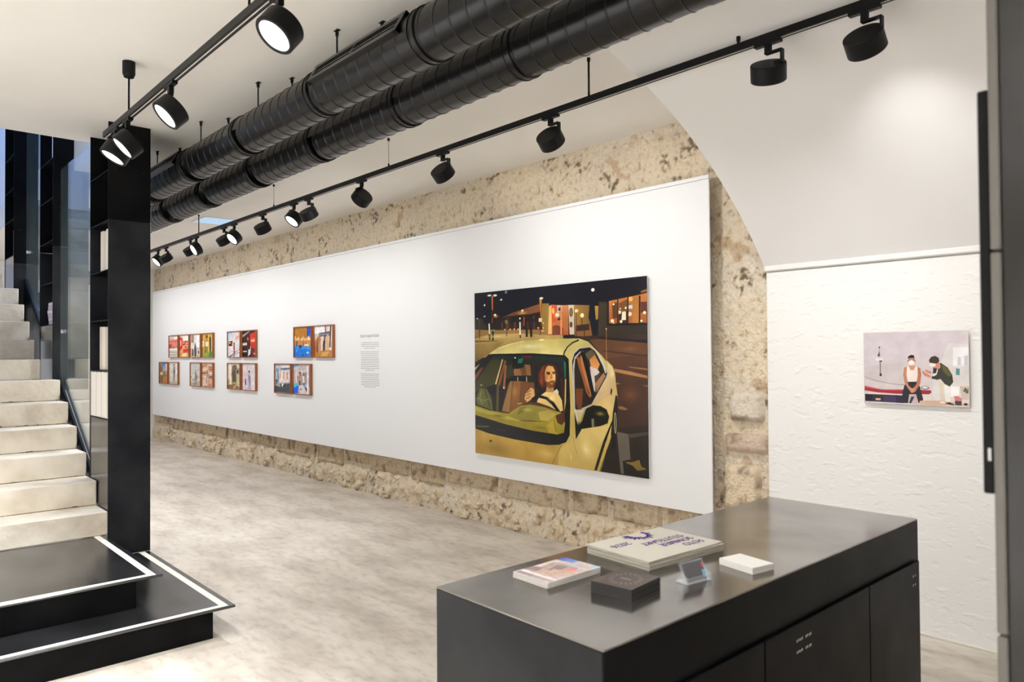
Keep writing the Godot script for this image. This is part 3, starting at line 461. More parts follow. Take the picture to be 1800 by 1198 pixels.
func cbox(st: SurfaceTool, lo: Vector3, hi: Vector3, ch := 0.002, t := Transform3D()) -> void:
	# a box with chamfered edges
	var c := (lo + hi) / 2.0
	var h := (hi - lo) / 2.0
	ch = minf(ch, minf(h.x, minf(h.y, h.z)) * 0.45)
	var f := func(x: float, y: float, z: float) -> Vector3:
		return t * (c + Vector3(x, y, z))
	var i := h - Vector3(ch, ch, ch)
	for s: float in [-1.0, 1.0]:
		var q := [f.call(s * h.x, -i.y, -i.z), f.call(s * h.x, i.y, -i.z), f.call(s * h.x, i.y, i.z), f.call(s * h.x, -i.y, i.z)]
		face(st, q, s > 0)
		q = [f.call(-i.x, s * h.y, -i.z), f.call(-i.x, s * h.y, i.z), f.call(i.x, s * h.y, i.z), f.call(i.x, s * h.y, -i.z)]
		face(st, q, s > 0)
		q = [f.call(-i.x, -i.y, s * h.z), f.call(i.x, -i.y, s * h.z), f.call(i.x, i.y, s * h.z), f.call(-i.x, i.y, s * h.z)]
		face(st, q, s > 0)
	for s: float in [-1.0, 1.0]:
		for u: float in [-1.0, 1.0]:
			var up := s * u > 0
			face(st, [f.call(s * h.x, u * i.y, -i.z), f.call(s * i.x, u * h.y, -i.z), f.call(s * i.x, u * h.y, i.z), f.call(s * h.x, u * i.y, i.z)], up)
			face(st, [f.call(-i.x, s * h.y, u * i.z), f.call(-i.x, s * i.y, u * h.z), f.call(i.x, s * i.y, u * h.z), f.call(i.x, s * h.y, u * i.z)], up)
			face(st, [f.call(s * i.x, -i.y, u * h.z), f.call(s * h.x, -i.y, u * i.z), f.call(s * h.x, i.y, u * i.z), f.call(s * i.x, i.y, u * h.z)], up)
			for w: float in [-1.0, 1.0]:
				var a: Vector3 = f.call(s * h.x, u * i.y, w * i.z)
				var b: Vector3 = f.call(s * i.x, u * h.y, w * i.z)
				var d: Vector3 = f.call(s * i.x, u * i.y, w * h.z)
				if s * u * w > 0:
					tri(st, a, b, d)
				else:
					tri(st, a, d, b)

func face(st: SurfaceTool, q: Array, same: bool) -> void:
	if same:
		quad(st, q[0], q[1], q[2], q[3])
	else:
		quad(st, q[3], q[2], q[1], q[0])

func box(lo: Vector3, hi: Vector3, ch := 0.002) -> ArrayMesh:
	var st := begin()
	cbox(st, lo, hi, ch)
	return done(st)

func boxes(list: Array, ch := 0.002) -> ArrayMesh:
	var st := begin()
	for b: Array in list:
		cbox(st, b[0], b[1], ch)
	return done(st)

func lathe(st: SurfaceTool, prof: Array, segs := 32, t := Transform3D()) -> void:
	# profile of Vector2(radius, y) from bottom to top along the outside; each piece has its own hard edge
	for k in prof.size() - 1:
		var p: Vector2 = prof[k]
		var q: Vector2 = prof[k + 1]
		var d := (q - p)
		if d.length() < 1e-6:
			continue
		var nn := Vector2(d.y, -d.x).normalized()
		for i in segs:
			var P := []
			var N := []
			for j: int in [0, 1]:
				var a := TAU * (i + j) / segs
				var ca := cos(a)
				var sa := sin(a)
				P.append(t * Vector3(p.x * ca, p.y, p.x * sa))
				P.append(t * Vector3(q.x * ca, q.y, q.x * sa))
				N.append((t.basis * Vector3(nn.x * ca, nn.y, nn.x * sa)).normalized())
			# outside, counter-clockwise: P0 (low), P1 (high) at the first angle, P2, P3 at the next
			for e: int in [0, 3, 1, 0, 2, 3]:
				st.set_normal(N[0] if e < 2 else N[1])
				st.set_uv(Vector2.ZERO)
				st.add_vertex(P[[0, 1, 2, 3][e]])

func rod(st: SurfaceTool, a: Vector3, b: Vector3, r: float, segs := 12) -> void:
	var y := (b - a)
	var l := y.length()
	y /= l
	var x := y.cross(Vector3(0.31, 0.2, 0.93)).normalized()
	var z := x.cross(y)
	lathe(st, [Vector2(0, 0), Vector2(r, 0), Vector2(r, l), Vector2(0, l)], segs, Transform3D(Basis(x, y, z), a))

func prism(pts: Array, depth: Vector3) -> ArrayMesh:
	# a convex outline (counter-clockwise seen against depth) pushed along depth
	var st := begin()
	var n := pts.size()
	for i in range(1, n - 1):
		tri(st, pts[0] + depth, pts[i] + depth, pts[i + 1] + depth)
		tri(st, pts[0], pts[i + 1], pts[i])
	for i in n:
		var a: Vector3 = pts[i]
		var b: Vector3 = pts[(i + 1) % n]
		quad(st, a, b, b + depth, a + depth)
	return done(st)

func grid(nu: int, nv: int, at: Callable, tint: Variant = null) -> ArrayMesh:
	# a smooth sheet: at(i, j) is a point; i runs right, j runs up, seen from the front
	var P := PackedVector3Array()
	var C := PackedColorArray()
	P.resize((nu + 1) * (nv + 1))
	if tint != null:
		C.resize(P.size())
	for j in nv + 1:
		for i in nu + 1:
			var p: Vector3 = at.call(i, j)
			P[j * (nu + 1) + i] = p
			if tint != null:
				C[j * (nu + 1) + i] = tint.call(p)
	var N := PackedVector3Array()
	N.resize(P.size())
	for j in nv + 1:
		for i in nu + 1:
			var du := P[j * (nu + 1) + mini(i + 1, nu)] - P[j * (nu + 1) + maxi(i - 1, 0)]
			var dv := P[mini(j + 1, nv) * (nu + 1) + i] - P[maxi(j - 1, 0) * (nu + 1) + i]
			N[j * (nu + 1) + i] = du.cross(dv).normalized()
	var I := PackedInt32Array()
	for j in nv:
		for i in nu:
			var a := j * (nu + 1) + i
			var b := a + 1
			var c := a + nu + 2
			var d := a + nu + 1
			I.append_array([a, c, b, a, d, c])
	var arr := []
	arr.resize(Mesh.ARRAY_MAX)
	arr[Mesh.ARRAY_VERTEX] = P
	arr[Mesh.ARRAY_NORMAL] = N
	if tint != null:
		arr[Mesh.ARRAY_COLOR] = C
	arr[Mesh.ARRAY_INDEX] = I
	var m := ArrayMesh.new()
	m.add_surface_from_arrays(Mesh.PRIMITIVE_TRIANGLES, arr)
	return m

# ------------------------------------------------------------------ materials
func noise_tex(freq: float, stops: Array, seed_ := 1, octaves := 4, size := 512, cellular := false, normal := 0.0) -> NoiseTexture2D:
	var n := FastNoiseLite.new()
	n.seed = seed_
	n.frequency = freq
	n.fractal_octaves = octaves
	n.noise_type = FastNoiseLite.TYPE_CELLULAR if cellular else FastNoiseLite.TYPE_SIMPLEX_SMOOTH
	var t := NoiseTexture2D.new()
	t.width = size
	t.height = size
	t.seamless = true
	t.noise = n
	if normal > 0.0:
		t.as_normal_map = true
		t.bump_strength = normal
	elif stops.size():
		var g := Gradient.new()
		var offs := PackedFloat32Array()
		var cols := PackedColorArray()
		for s: Array in stops:
			offs.append(s[0])
			cols.append(s[1])
		g.offsets = offs
		g.colors = cols
		t.color_ramp = g
	return t

func mat(c: Color, rough := 0.6, metal := 0.0, spec := 0.5) -> StandardMaterial3D:
	var m := StandardMaterial3D.new()
	m.albedo_color = c
	m.roughness = rough
	m.metallic = metal
	m.metallic_specular = spec
	return m

func tri_mat(m: StandardMaterial3D, scale: Vector3) -> StandardMaterial3D:
	m.uv1_triplanar = true
	m.uv1_world_triplanar = true
	m.uv1_scale = scale
	return m

func rgb8(r: float, g: float, b: float) -> Color:
	return Color(r / 255.0, g / 255.0, b / 255.0)

func lin(r: float, g: float, b: float) -> Color:
	return Color(r, g, b).linear_to_srgb()

func make_materials() -> void:
	var f := mat(Color.WHITE, 0.42)
	f.albedo_texture = noise_tex(0.006, [[0.0, rgb8(190, 179, 165)], [0.38, rgb8(212, 201, 187)], [0.55, rgb8(222, 212, 198)], [1.0, rgb8(238, 230, 218)]], 3, 6, 1024)
	tri_mat(f, Vector3(0.16, 0.3, 0.42))
	f.detail_enabled = true
	f.detail_blend_mode = BaseMaterial3D.BLEND_MODE_MUL
	f.detail_uv_layer = BaseMaterial3D.DETAIL_UV_2
	f.detail_albedo = noise_tex(0.012, [[0.0, Color(0.86, 0.85, 0.84)], [0.45, Color(0.965, 0.962, 0.96)], [1.0, Color(1, 1, 1)]], 9, 6, 1024)
	f.uv2_triplanar = true
	f.uv2_world_triplanar = true
	f.uv2_scale = Vector3(0.5, 0.5, 1.1)
	f.heightmap_enabled = true
	f.heightmap_texture = noise_tex(0.02, [], 5, 5, 512)
	f.heightmap_scale = 0.5
	M.floor = f
	var w := mat(rgb8(242, 240, 237), 0.75, 0.0, 0.35)
	M.white = w
	var ce := mat(Color.WHITE, 0.85, 0.0, 0.3)
	ce.albedo_texture = noise_tex(0.004, [[0.0, rgb8(236, 231, 222)], [1.0, rgb8(243, 239, 232)]], 12, 4, 512)
	tri_mat(ce, Vector3(0.25, 0.25, 0.25))
	M.ceiling = ce
	var va := mat(rgb8(238, 235, 232), 0.8, 0.0, 0.3)
	va.heightmap_enabled = true
	va.heightmap_texture = noise_tex(0.006, [], 31, 3, 512)
	va.heightmap_scale = 1.2
	tri_mat(va, Vector3(0.3, 0.3, 0.3))
	M.vault = va
	var pl := mat(rgb8(240, 237, 233), 0.8, 0.0, 0.3)
	pl.heightmap_enabled = true
	pl.heightmap_texture = noise_tex(0.011, [[0.0, Color(0.3, 0.3, 0.3)], [0.3, Color(0.5, 0.5, 0.5)], [0.68, Color(0.51, 0.51, 0.51)], [1.0, Color(0.75, 0.75, 0.75)]], 41, 6, 1024)
	pl.heightmap_scale = 1.6
	tri_mat(pl, Vector3(0.45, 0.9, 0.45))
	M.plaster = pl
	var pa := mat(rgb8(238, 237, 236), 0.55, 0.0, 0.4)
	M.panel = pa
	var sw := mat(Color.WHITE, 0.95, 0.0, 0.2)
	sw.vertex_color_use_as_albedo = true
	sw.albedo_texture = noise_tex(0.012, [[0.0, rgb8(150, 128, 100)], [0.14, rgb8(206, 190, 166)], [0.3, rgb8(240, 231, 215)], [0.6, rgb8(255, 250, 241)], [1.0, rgb8(226, 212, 190)]], 17, 6, 1024)
	sw.heightmap_enabled = true
	sw.heightmap_texture = noise_tex(0.035, [], 18, 5, 1024)
	sw.heightmap_scale = 0.9
	tri_mat(sw, Vector3(0.9, 0.9, 0.9))
	M.stone = sw
	var st := mat(rgb8(46, 48, 52), 0.4, 0.0, 0.3)
	st.albedo_texture = noise_tex(0.008, [[0.0, rgb8(150, 152, 158)], [0.5, rgb8(205, 207, 210)], [1.0, rgb8(255, 252, 246)]], 21, 5, 512)
	st.roughness_texture = noise_tex(0.01, [[0.0, Color(0.75, 0.75, 0.75)], [1.0, Color(1, 1, 1)]], 22, 4, 512)
	tri_mat(st, Vector3(0.7, 0.7, 0.7))
	M.steel = st
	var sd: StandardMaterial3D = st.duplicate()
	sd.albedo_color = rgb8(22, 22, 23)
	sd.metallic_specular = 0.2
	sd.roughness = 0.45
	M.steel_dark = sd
	var top := mat(rgb8(160, 156, 152), 0.17, 0.9, 0.5)
	top.albedo_texture = noise_tex(0.006, [[0.0, rgb8(176, 172, 168)], [0.5, rgb8(226, 224, 222)], [1.0, rgb8(255, 255, 255)]], 23, 5, 512)
	top.roughness_texture = noise_tex(0.012, [[0.0, Color(0.8, 0.8, 0.8)], [1.0, Color(1, 1, 1)]], 24, 4, 512)
	tri_mat(top, Vector3(0.6, 0.6, 0.6))
	M.steel_top = top
	var tread: StandardMaterial3D = top.duplicate()
	tread.albedo_color = rgb8(112, 114, 118)
	tread.roughness = 0.22
	M.steel_tread = tread
	M.black = mat(rgb8(20, 20, 21), 0.45, 0.0, 0.3)
	var du := mat(rgb8(14, 13, 13), 0.28, 0.0, 0.42)
	M.duct = du
	var cl := mat(rgb8(72, 72, 71), 0.42, 0.2, 0.5)
	cl.albedo_texture = noise_tex(0.007, [[0.0, rgb8(150, 142, 136)], [0.5, rgb8(215, 213, 212)], [1.0, rgb8(255, 255, 255)]], 51, 6, 512)
	tri_mat(cl, Vector3(0.9, 0.5, 0.9))
	M.steel_clad = cl
	M.chrome_dull = mat(rgb8(112, 108, 102), 0.5, 0.2)
	M.chrome = mat(rgb8(205, 205, 205), 0.18, 1.0)
	var co := mat(Color.WHITE, 0.8, 0.0, 0.3)
	co.albedo_texture = noise_tex(0.008, [[0.0, rgb8(190, 178, 160)], [0.4, rgb8(214, 204, 187)], [0.7, rgb8(224, 215, 199)], [1.0, rgb8(234, 227, 214)]], 27, 6, 512)
	co.heightmap_enabled = true
	co.heightmap_texture = noise_tex(0.03, [], 28, 5, 512)
	co.heightmap_scale = 0.5
	tri_mat(co, Vector3(0.5, 0.5, 0.5))
	M.concrete = co
	M.dirt = mat(rgb8(104, 88, 66), 0.95, 0.0, 0.1)
	M.strip = mat(rgb8(232, 226, 214), 0.6)
	var gl := mat(Color(0.8, 0.9, 0.88, 0.06), 0.02, 0.0, 0.5)
	gl.transparency = BaseMaterial3D.TRANSPARENCY_ALPHA
	M.glass = gl
	var wood := mat(Color.WHITE, 0.45)
	wood.albedo_texture = noise_tex(0.02, [[0.0, rgb8(122, 68, 36)], [0.5, rgb8(158, 94, 52)], [1.0, rgb8(182, 116, 68)]], 33, 4, 256)
	tri_mat(wood, Vector3(1.0, 6.0, 6.0))
	M.walnut = wood
	M.paper = mat(rgb8(236, 232, 224), 0.85, 0.0, 0.2)
	M.news = mat(rgb8(205, 198, 184), 0.9, 0.0, 0.2)
	M.ink = mat(rgb8(150, 147, 146), 0.9, 0.0, 0.1)
	M.purple = mat(rgb8(96, 62, 140), 0.85, 0.0, 0.1)
	var lens := mat(Color.WHITE, 0.5)
	lens.emission_enabled = true
	lens.emission = rgb8(255, 252, 248)
	lens.emission_energy_multiplier = 4.0
	M.lens = lens

# ------------------------------------------------------------------ prints
func paint(w: int, h: int, ops: Array, ext: Vector2, soft := 0.55, grain := 0.14) -> ImageTexture:
	var ss := 2
	var W := w * ss
	var H := h * ss
	var im := Image.create(W, H, false, Image.FORMAT_RGBA8)
	var kx := W / ext.x
	var ky := H / ext.y
	for op: Array in ops:
		var a := rgb8(op[1][0], op[1][1], op[1][2])
		var b := rgb8(op[2][0], op[2][1], op[2][2])
		var q: Array = op[4]
		if op[0] == 0:
			var pts := PackedVector2Array()
			for i in q.size() / 2:
				pts.append(Vector2(q[i * 2] * kx, q[i * 2 + 1] * ky))
			fill_poly(im, pts, a, b, deg_to_rad(op[3]), W, H)
		else:
			var cx: float = q[0] * kx
			var cy: float = q[1] * ky
			var rx: float = maxf(q[2] * kx, 0.6)
			var ry: float = maxf(q[3] * ky, 0.6)
			for y in range(maxi(0, int(cy - ry)), mini(H - 1, int(cy + ry)) + 1):
				var dy := (y + 0.5 - cy) / ry
				if absf(dy) >= 1.0:
					continue
				var half := rx * sqrt(1.0 - dy * dy)
				var x0 := maxi(0, int(round(cx - half)))
				var x1 := mini(W, int(round(cx + half)))
				if op[0] == 1:
					if x1 > x0:
						im.fill_rect(Rect2i(x0, y, x1 - x0, 1), a)
				else:
					for x in range(x0, x1):
						var dx := (x + 0.5 - cx) / rx
						var k := 1.0 - sqrt(dx * dx + dy * dy)
						im.set_pixel(x, y, im.get_pixel(x, y).lerp(a, clampf(k * k * 1.1, 0.0, 1.0)))
	im.resize(int(w * soft), int(h * soft), Image.INTERPOLATE_LANCZOS)
	im.resize(w, h, Image.INTERPOLATE_CUBIC)
	var g1 := FastNoiseLite.new()
	g1.seed = 5
	g1.frequency = 6.0 / w
	g1.fractal_octaves = 6
	for y in h:
		for x in w:
			var c := im.get_pixel(x, y)
			var k := 1.0 + grain * g1.get_noise_2d(x, y)
			im.set_pixel(x, y, Color(c.r * k, c.g * k, c.b * k))
	return ImageTexture.create_from_image(im)

func fill_poly(im: Image, pts: PackedVector2Array, a: Color, b: Color, ang: float, W: int, H: int) -> void:
	var dir := Vector2(cos(ang), sin(ang))
	var lo := Vector2(INF, INF)
	var hi := -lo
	var t0 := INF
	var t1 := -INF
	for p in pts:
		lo = lo.min(p)
		hi = hi.max(p)
		t0 = minf(t0, p.dot(dir))
		t1 = maxf(t1, p.dot(dir))
	var plain := a == b
	var n := pts.size()
	for y in range(maxi(0, int(floor(lo.y))), mini(H - 1, int(ceil(hi.y))) + 1):
		var yc := y + 0.5
		var xs := []
		for i in n:
			var p := pts[i]
			var q := pts[(i + 1) % n]
			if (p.y <= yc) != (q.y <= yc):
				xs.append(p.x + (yc - p.y) / (q.y - p.y) * (q.x - p.x))
		xs.sort()
		for k in xs.size() / 2:
			var x0 := maxi(0, int(round(xs[2 * k])))
			var x1 := mini(W, int(round(xs[2 * k + 1])))
			if x1 <= x0:
				continue
			if plain:
				im.fill_rect(Rect2i(x0, y, x1 - x0, 1), a)
			else:
				var x := x0
				while x < x1:
					var e := mini(x + 8, x1)
					im.fill_rect(Rect2i(x, y, e - x, 1), a.lerp(b, clampf((Vector2(x + 4, yc).dot(dir) - t0) / (t1 - t0), 0.0, 1.0)))
					x = e

func print_mat(t: Texture2D, rough := 0.5, spec := 0.3) -> StandardMaterial3D:
	var m := mat(Color.WHITE, rough, 0.0, spec)
	m.albedo_texture = t
	m.texture_repeat = false
	return m

# ------------------------------------------------------------------ the scene
func _ready() -> void:
	rng.seed = 7
	set_camera_and_light()
	for k: Array in [[n_a, 11, 0.9], [n_b, 12, 4.0], [n_c, 13, 16.0], [n_d, 14, 1.7]]:
		k[0].seed = k[1]
		k[0].frequency = k[2]
		k[0].fractal_octaves = 4
	n_cell.seed = 15
	n_cell.noise_type = FastNoiseLite.TYPE_CELLULAR
	n_cell.frequency = 9.0
	n_cell.cellular_return_type = FastNoiseLite.RETURN_DISTANCE
	make_materials()
	build_shell()
	build_stone_wall()
	build_panel()
	build_stair()
	build_ducts()
	build_tracks()
	build_counter()
	build_column()
	build_prints()
	build_wall_text()
	build_counter_things()

func set_camera_and_light() -> void:
	var cam := Camera3D.new()
	cam.name = "camera"
	add_child(cam)
	var yaw := deg_to_rad(47.76)
	var pitch := deg_to_rad(0.947)
	var roll := deg_to_rad(-0.41)
	var fw := Vector3(-sin(yaw) * cos(pitch), sin(pitch), -cos(yaw) * cos(pitch))
	var r := Vector3(cos(yaw), 0, -sin(yaw))
	var u := r.cross(fw)
	cam.transform = Transform3D(Basis(r * cos(roll) + u * sin(roll), -r * sin(roll) + u * cos(roll), -fw), EYE)
	var lens := CameraAttributesPhysical.new()
	lens.frustum_focal_length = 25.971
	lens.frustum_focus_distance = 6.0
	lens.exposure_aperture = 4.5
	lens.frustum_near = 0.05
	lens.frustum_far = 200.0
	cam.attributes = lens
	cam.current = true
	var e := Environment.new()
	e.background_mode = Environment.BG_SKY
	var sky := Sky.new()
	var sm := ProceduralSkyMaterial.new()
	sm.sky_top_color = rgb8(108, 150, 220)
	sm.sky_horizon_color = rgb8(196, 216, 240)
	sm.ground_bottom_color = rgb8(120, 120, 120)
	sm.ground_horizon_color = rgb8(170, 176, 182)
	sm.sky_energy_multiplier = 1.6
	sky.sky_material = sm
	e.sky = sky
	e.tonemap_mode = Environment.TONE_MAPPER_LINEAR
	e.tonemap_exposure = EXPOSURE
	e.sdfgi_enabled = true
	e.ssao_enabled = true
	e.ssil_enabled = true
	var we := WorldEnvironment.new()
	we.name = "environment"
	we.environment = e
	add_child(we)

const EXPOSURE := 1.03
const SPOT_WALL := 0.74
const SPOT_ROOM := 4.5
const SPOT_BACK := 7.2
const SPOT_STAIR := 3.4
const SPOT_BAY := 0.95
const SPOT_DOWN := 2.6
const LAMP_WHITE := Color(0.985, 0.994, 1.0)

func vault_y(z: float) -> float:
	return VAULT_Y + sqrt(maxf(0.0, VAULT_R * VAULT_R - (z - VAULT_Z) * (z - VAULT_Z)))

func build_shell() -> void:
	struct("floor", box(Vector3(END_X - 0.3, -0.3, -0.4), Vector3(RIGHT_X + 0.3, 0.0, BACK_Z + 0.3), 0.0), M.floor)
	var c := struct("ceiling", boxes([[Vector3(-6.55, CEIL, -0.4), Vector3(-2.48, CEIL + 0.32, BACK_Z + 0.3)], [Vector3(END_X - 0.3, CEIL, -0.4), Vector3(-6.55, CEIL + 0.32, 3.0)]], 0.0), M.ceiling)
	# vault over the right-hand bay
	var st := begin()
	var n := 72
	var x0 := -2.48
	var x1 := RIGHT_X + 0.3
	var z_lo := 0.0
	var z_hi := 2.0 * VAULT_Z
	for i in n:
		var za := lerpf(z_lo, z_hi, float(i) / n)
		var zb := lerpf(z_lo, z_hi, float(i + 1) / n)
		var ya := vault_y(za)
		var yb := vault_y(zb)
		var na := Vector3(0, VAULT_Y - ya, VAULT_Z - za).normalized()
		var nb := Vector3(0, VAULT_Y - yb, VAULT_Z - zb).normalized()
		var P := [Vector3(x0, ya, za), Vector3(x1, ya, za), Vector3(x1, yb, zb), Vector3(x0, yb, zb)]
		var N := [na, na, nb, nb]
		for e: int in [0, 2, 1, 0, 3, 2]:
			st.set_normal(N[e])
			st.set_uv(Vector2.ZERO)
			st.add_vertex(P[e])
		var top := CEIL + 0.32
		quad(st, Vector3(x0, ya, za), Vector3(x0, yb, zb), Vector3(x0, top, zb), Vector3(x0, top, za))
	quad(st, Vector3(x0, CEIL + 0.32, z_lo), Vector3(x0, CEIL + 0.32, z_hi), Vector3(x1, CEIL + 0.32, z_hi), Vector3(x1, CEIL + 0.32, z_lo))
	quad(st, Vector3(x0, vault_y(0), 0), Vector3(x0, CEIL + 0.32, 0), Vector3(x1, CEIL + 0.32, 0), Vector3(x1, vault_y(0), 0))
	struct("ceiling_vault", done(st), M.vault)
	# white plastered wall under the vault
	struct("wall_right_bay", box(Vector3(-2.474, 0, -0.35), Vector3(RIGHT_X + 0.3, 2.118, 0.03), 0.004), M.plaster)
	struct("trim_1", box(Vector3(-2.478, 2.126, -0.1), Vector3(RIGHT_X, 2.162, 0.05), 0.006), M.vault)
	struct("baseboard_right_bay", box(Vector3(-2.47, 0, 0.0), Vector3(RIGHT_X, 0.012, 0.046), 0.003), M.strip)
	struct("wall_behind", box(Vector3(END_X - 0.3, 0, BACK_Z), Vector3(RIGHT_X + 0.3, 7.0, BACK_Z + 0.3), 0.0), M.white)
	# far end wall and the wall at the right
	struct("wall_far_end", box(Vector3(END_X - 0.3, 0, -0.4), Vector3(END_X, 7.0, BACK_Z + 0.3), 0.0), M.white)
	struct("wall_right", box(Vector3(RIGHT_X, 0, -0.4), Vector3(RIGHT_X + 0.3, 4.0, BACK_Z + 0.3), 0.0), M.white)
	# upper storey round the stairwell
	struct("wall_stairwell_inner", box(Vector3(END_X, CEIL + 0.3, 2.72), Vector3(-6.55, 7.0, 2.84), 0.0), M.white)
	struct("wall_stairwell_front", box(Vector3(-6.54, CEIL + 0.32, 2.72), Vector3(-6.4, 7.0, BACK_Z), 0.0), M.white)

# ------------------------------------------------------------------ stone wall
func stone_h(x: float, y: float) -> float:
	var h := 0.012 * n_a.get_noise_2d(x, y) + 0.012 * n_b.get_noise_2d(x, y) + 0.007 * n_c.get_noise_2d(x, y)
	var patch := smoothstep(0.1, 0.3, n_d.get_noise_2d(x * 1.3 + 40.0, y * 1.6))
	if y < 0.34:
		patch = maxf(patch, smoothstep(0.36, 0.22, y + 0.08 * n_b.get_noise_2d(x, 7.0)))
	var c := n_cell.get_noise_2d(x * 1.6, y * 2.0)
	var pit := smoothstep(-0.3, -0.05, c)
	h -= 0.03 * patch * pit * (0.45 + 0.55 * smoothstep(-0.3, 0.3, n_b.get_noise_2d(x + 9.0, y)))
	if y < 0.36:
		h += 0.04 * smoothstep(0.36, 0.1, y + 0.1 * n_b.get_noise_2d(x, 3.0))
	return h

func stone_c(p: Vector3) -> Color:
	var k := clampf(0.5 + 1.3 * n_a.get_noise_2d(p.x * 1.4 + 5.0, p.y * 1.4), 0.0, 1.0)
	var c := Color(0.8, 0.715, 0.585).lerp(Color(0.73, 0.66, 0.56), k)
	var grey := smoothstep(0.1, 0.4, n_a.get_noise_2d(p.x * 1.1 - 20.0, p.y * 2.0 + 9.0))
	c = c.lerp(Color(0.74, 0.69, 0.62), grey * 0.7)
	var spot := smoothstep(0.0, 0.26, n_b.get_noise_2d(p.x * 1.2 + 33.0, p.y * 1.2)) * smoothstep(0.02, 0.3, n_d.get_noise_2d(p.x * 0.9 + 70.0, p.y * 1.1))
	spot = clampf(spot * (0.5 + 2.6 * n_c.get_noise_2d(p.x, p.y)), 0.0, 1.0)
	c = c.lerp(Color(0.15, 0.095, 0.055), spot * 0.9)
	var rust := smoothstep(0.22, 0.45, n_b.get_noise_2d(p.x * 0.8 - 60.0, p.y)) * smoothstep(0.0, 0.3, n_d.get_noise_2d(p.x - 30.0, p.y))
	c = c.lerp(Color(0.42, 0.24, 0.11), rust * 0.5)
	return c

func stone_sheet(x0: float, x1: float, y0: float, y1: float, step: float) -> ArrayMesh:
	var nu := int(ceil((x1 - x0) / step))
	var nv := int(ceil((y1 - y0) / step))
	return grid(nu, nv, func(i: int, j: int) -> Vector3:
		var x := lerpf(x0, x1, float(i) / nu)
		var y := lerpf(y0, y1, float(j) / nv)
		return Vector3(x, y, stone_h(x, y)), stone_c)

func rough_block(w: float, h: float, seed_: float, tone: Color) -> ArrayMesh:
	# a dressed stone: five rough faces round the front, back open towards the wall
	var nu := maxi(6, int(w / 0.03))
	var nv := maxi(5, int(h / 0.03))
	var d := 0.05
	return grid(nu, nv, func(i: int, j: int) -> Vector3:
		var u := float(i) / nu
		var v := float(j) / nv
		var edge := minf(minf(u * w, (1.0 - u) * w), minf(v * h, (1.0 - v) * h))
		var z := d * smoothstep(-0.004, 0.018, edge) + 0.012 * n_b.get_noise_2d(u * w + seed_, v * h) + 0.006 * n_c.get_noise_2d(u * w + seed_, v * h)
		if i == 0 or j == 0 or i == nu or j == nv:
			z = -0.03
		var jit := 0.012 * n_b.get_noise_2d(seed_ + u * w, v * h + 20.0)
		return Vector3((u - 0.5) * w + jit, (v - 0.5) * h + 0.012 * n_b.get_noise_2d(seed_ + 5.0 + u * w, v * h + 40.0), z), func(p: Vector3) -> Color:
		var s := smoothstep(0.2, 0.42, n_b.get_noise_2d(p.x + seed_ * 1.7, p.y + 3.0))
		return tone.lerp(Color(0.2, 0.13, 0.08), s * 0.7))

func lump(seed_: float) -> ArrayMesh:
	var nu := 9
	var nv := 6
	return grid(nu, nv, func(i: int, j: int) -> Vector3:
		var a := TAU * (i % nu) / nu
		var b := PI * j / nv - PI / 2.0
		var p := Vector3(cos(a) * cos(b), sin(b), -sin(a) * cos(b))
		return p * (0.5 + 0.22 * n_a.get_noise_3d(p.x * 1.3 + seed_, p.y * 1.3, p.z * 1.3) + 0.1 * n_d.get_noise_3d(p.x + seed_, p.y * 2.0, p.z)), func(p: Vector3) -> Color:
		var s := clampf(0.5 + 1.5 * n_d.get_noise_2d(p.x * 2.0 + seed_, p.y * 2.0), 0.0, 1.0)
		return Color(0.84, 0.74, 0.6).lerp(Color(0.7, 0.6, 0.47), s))

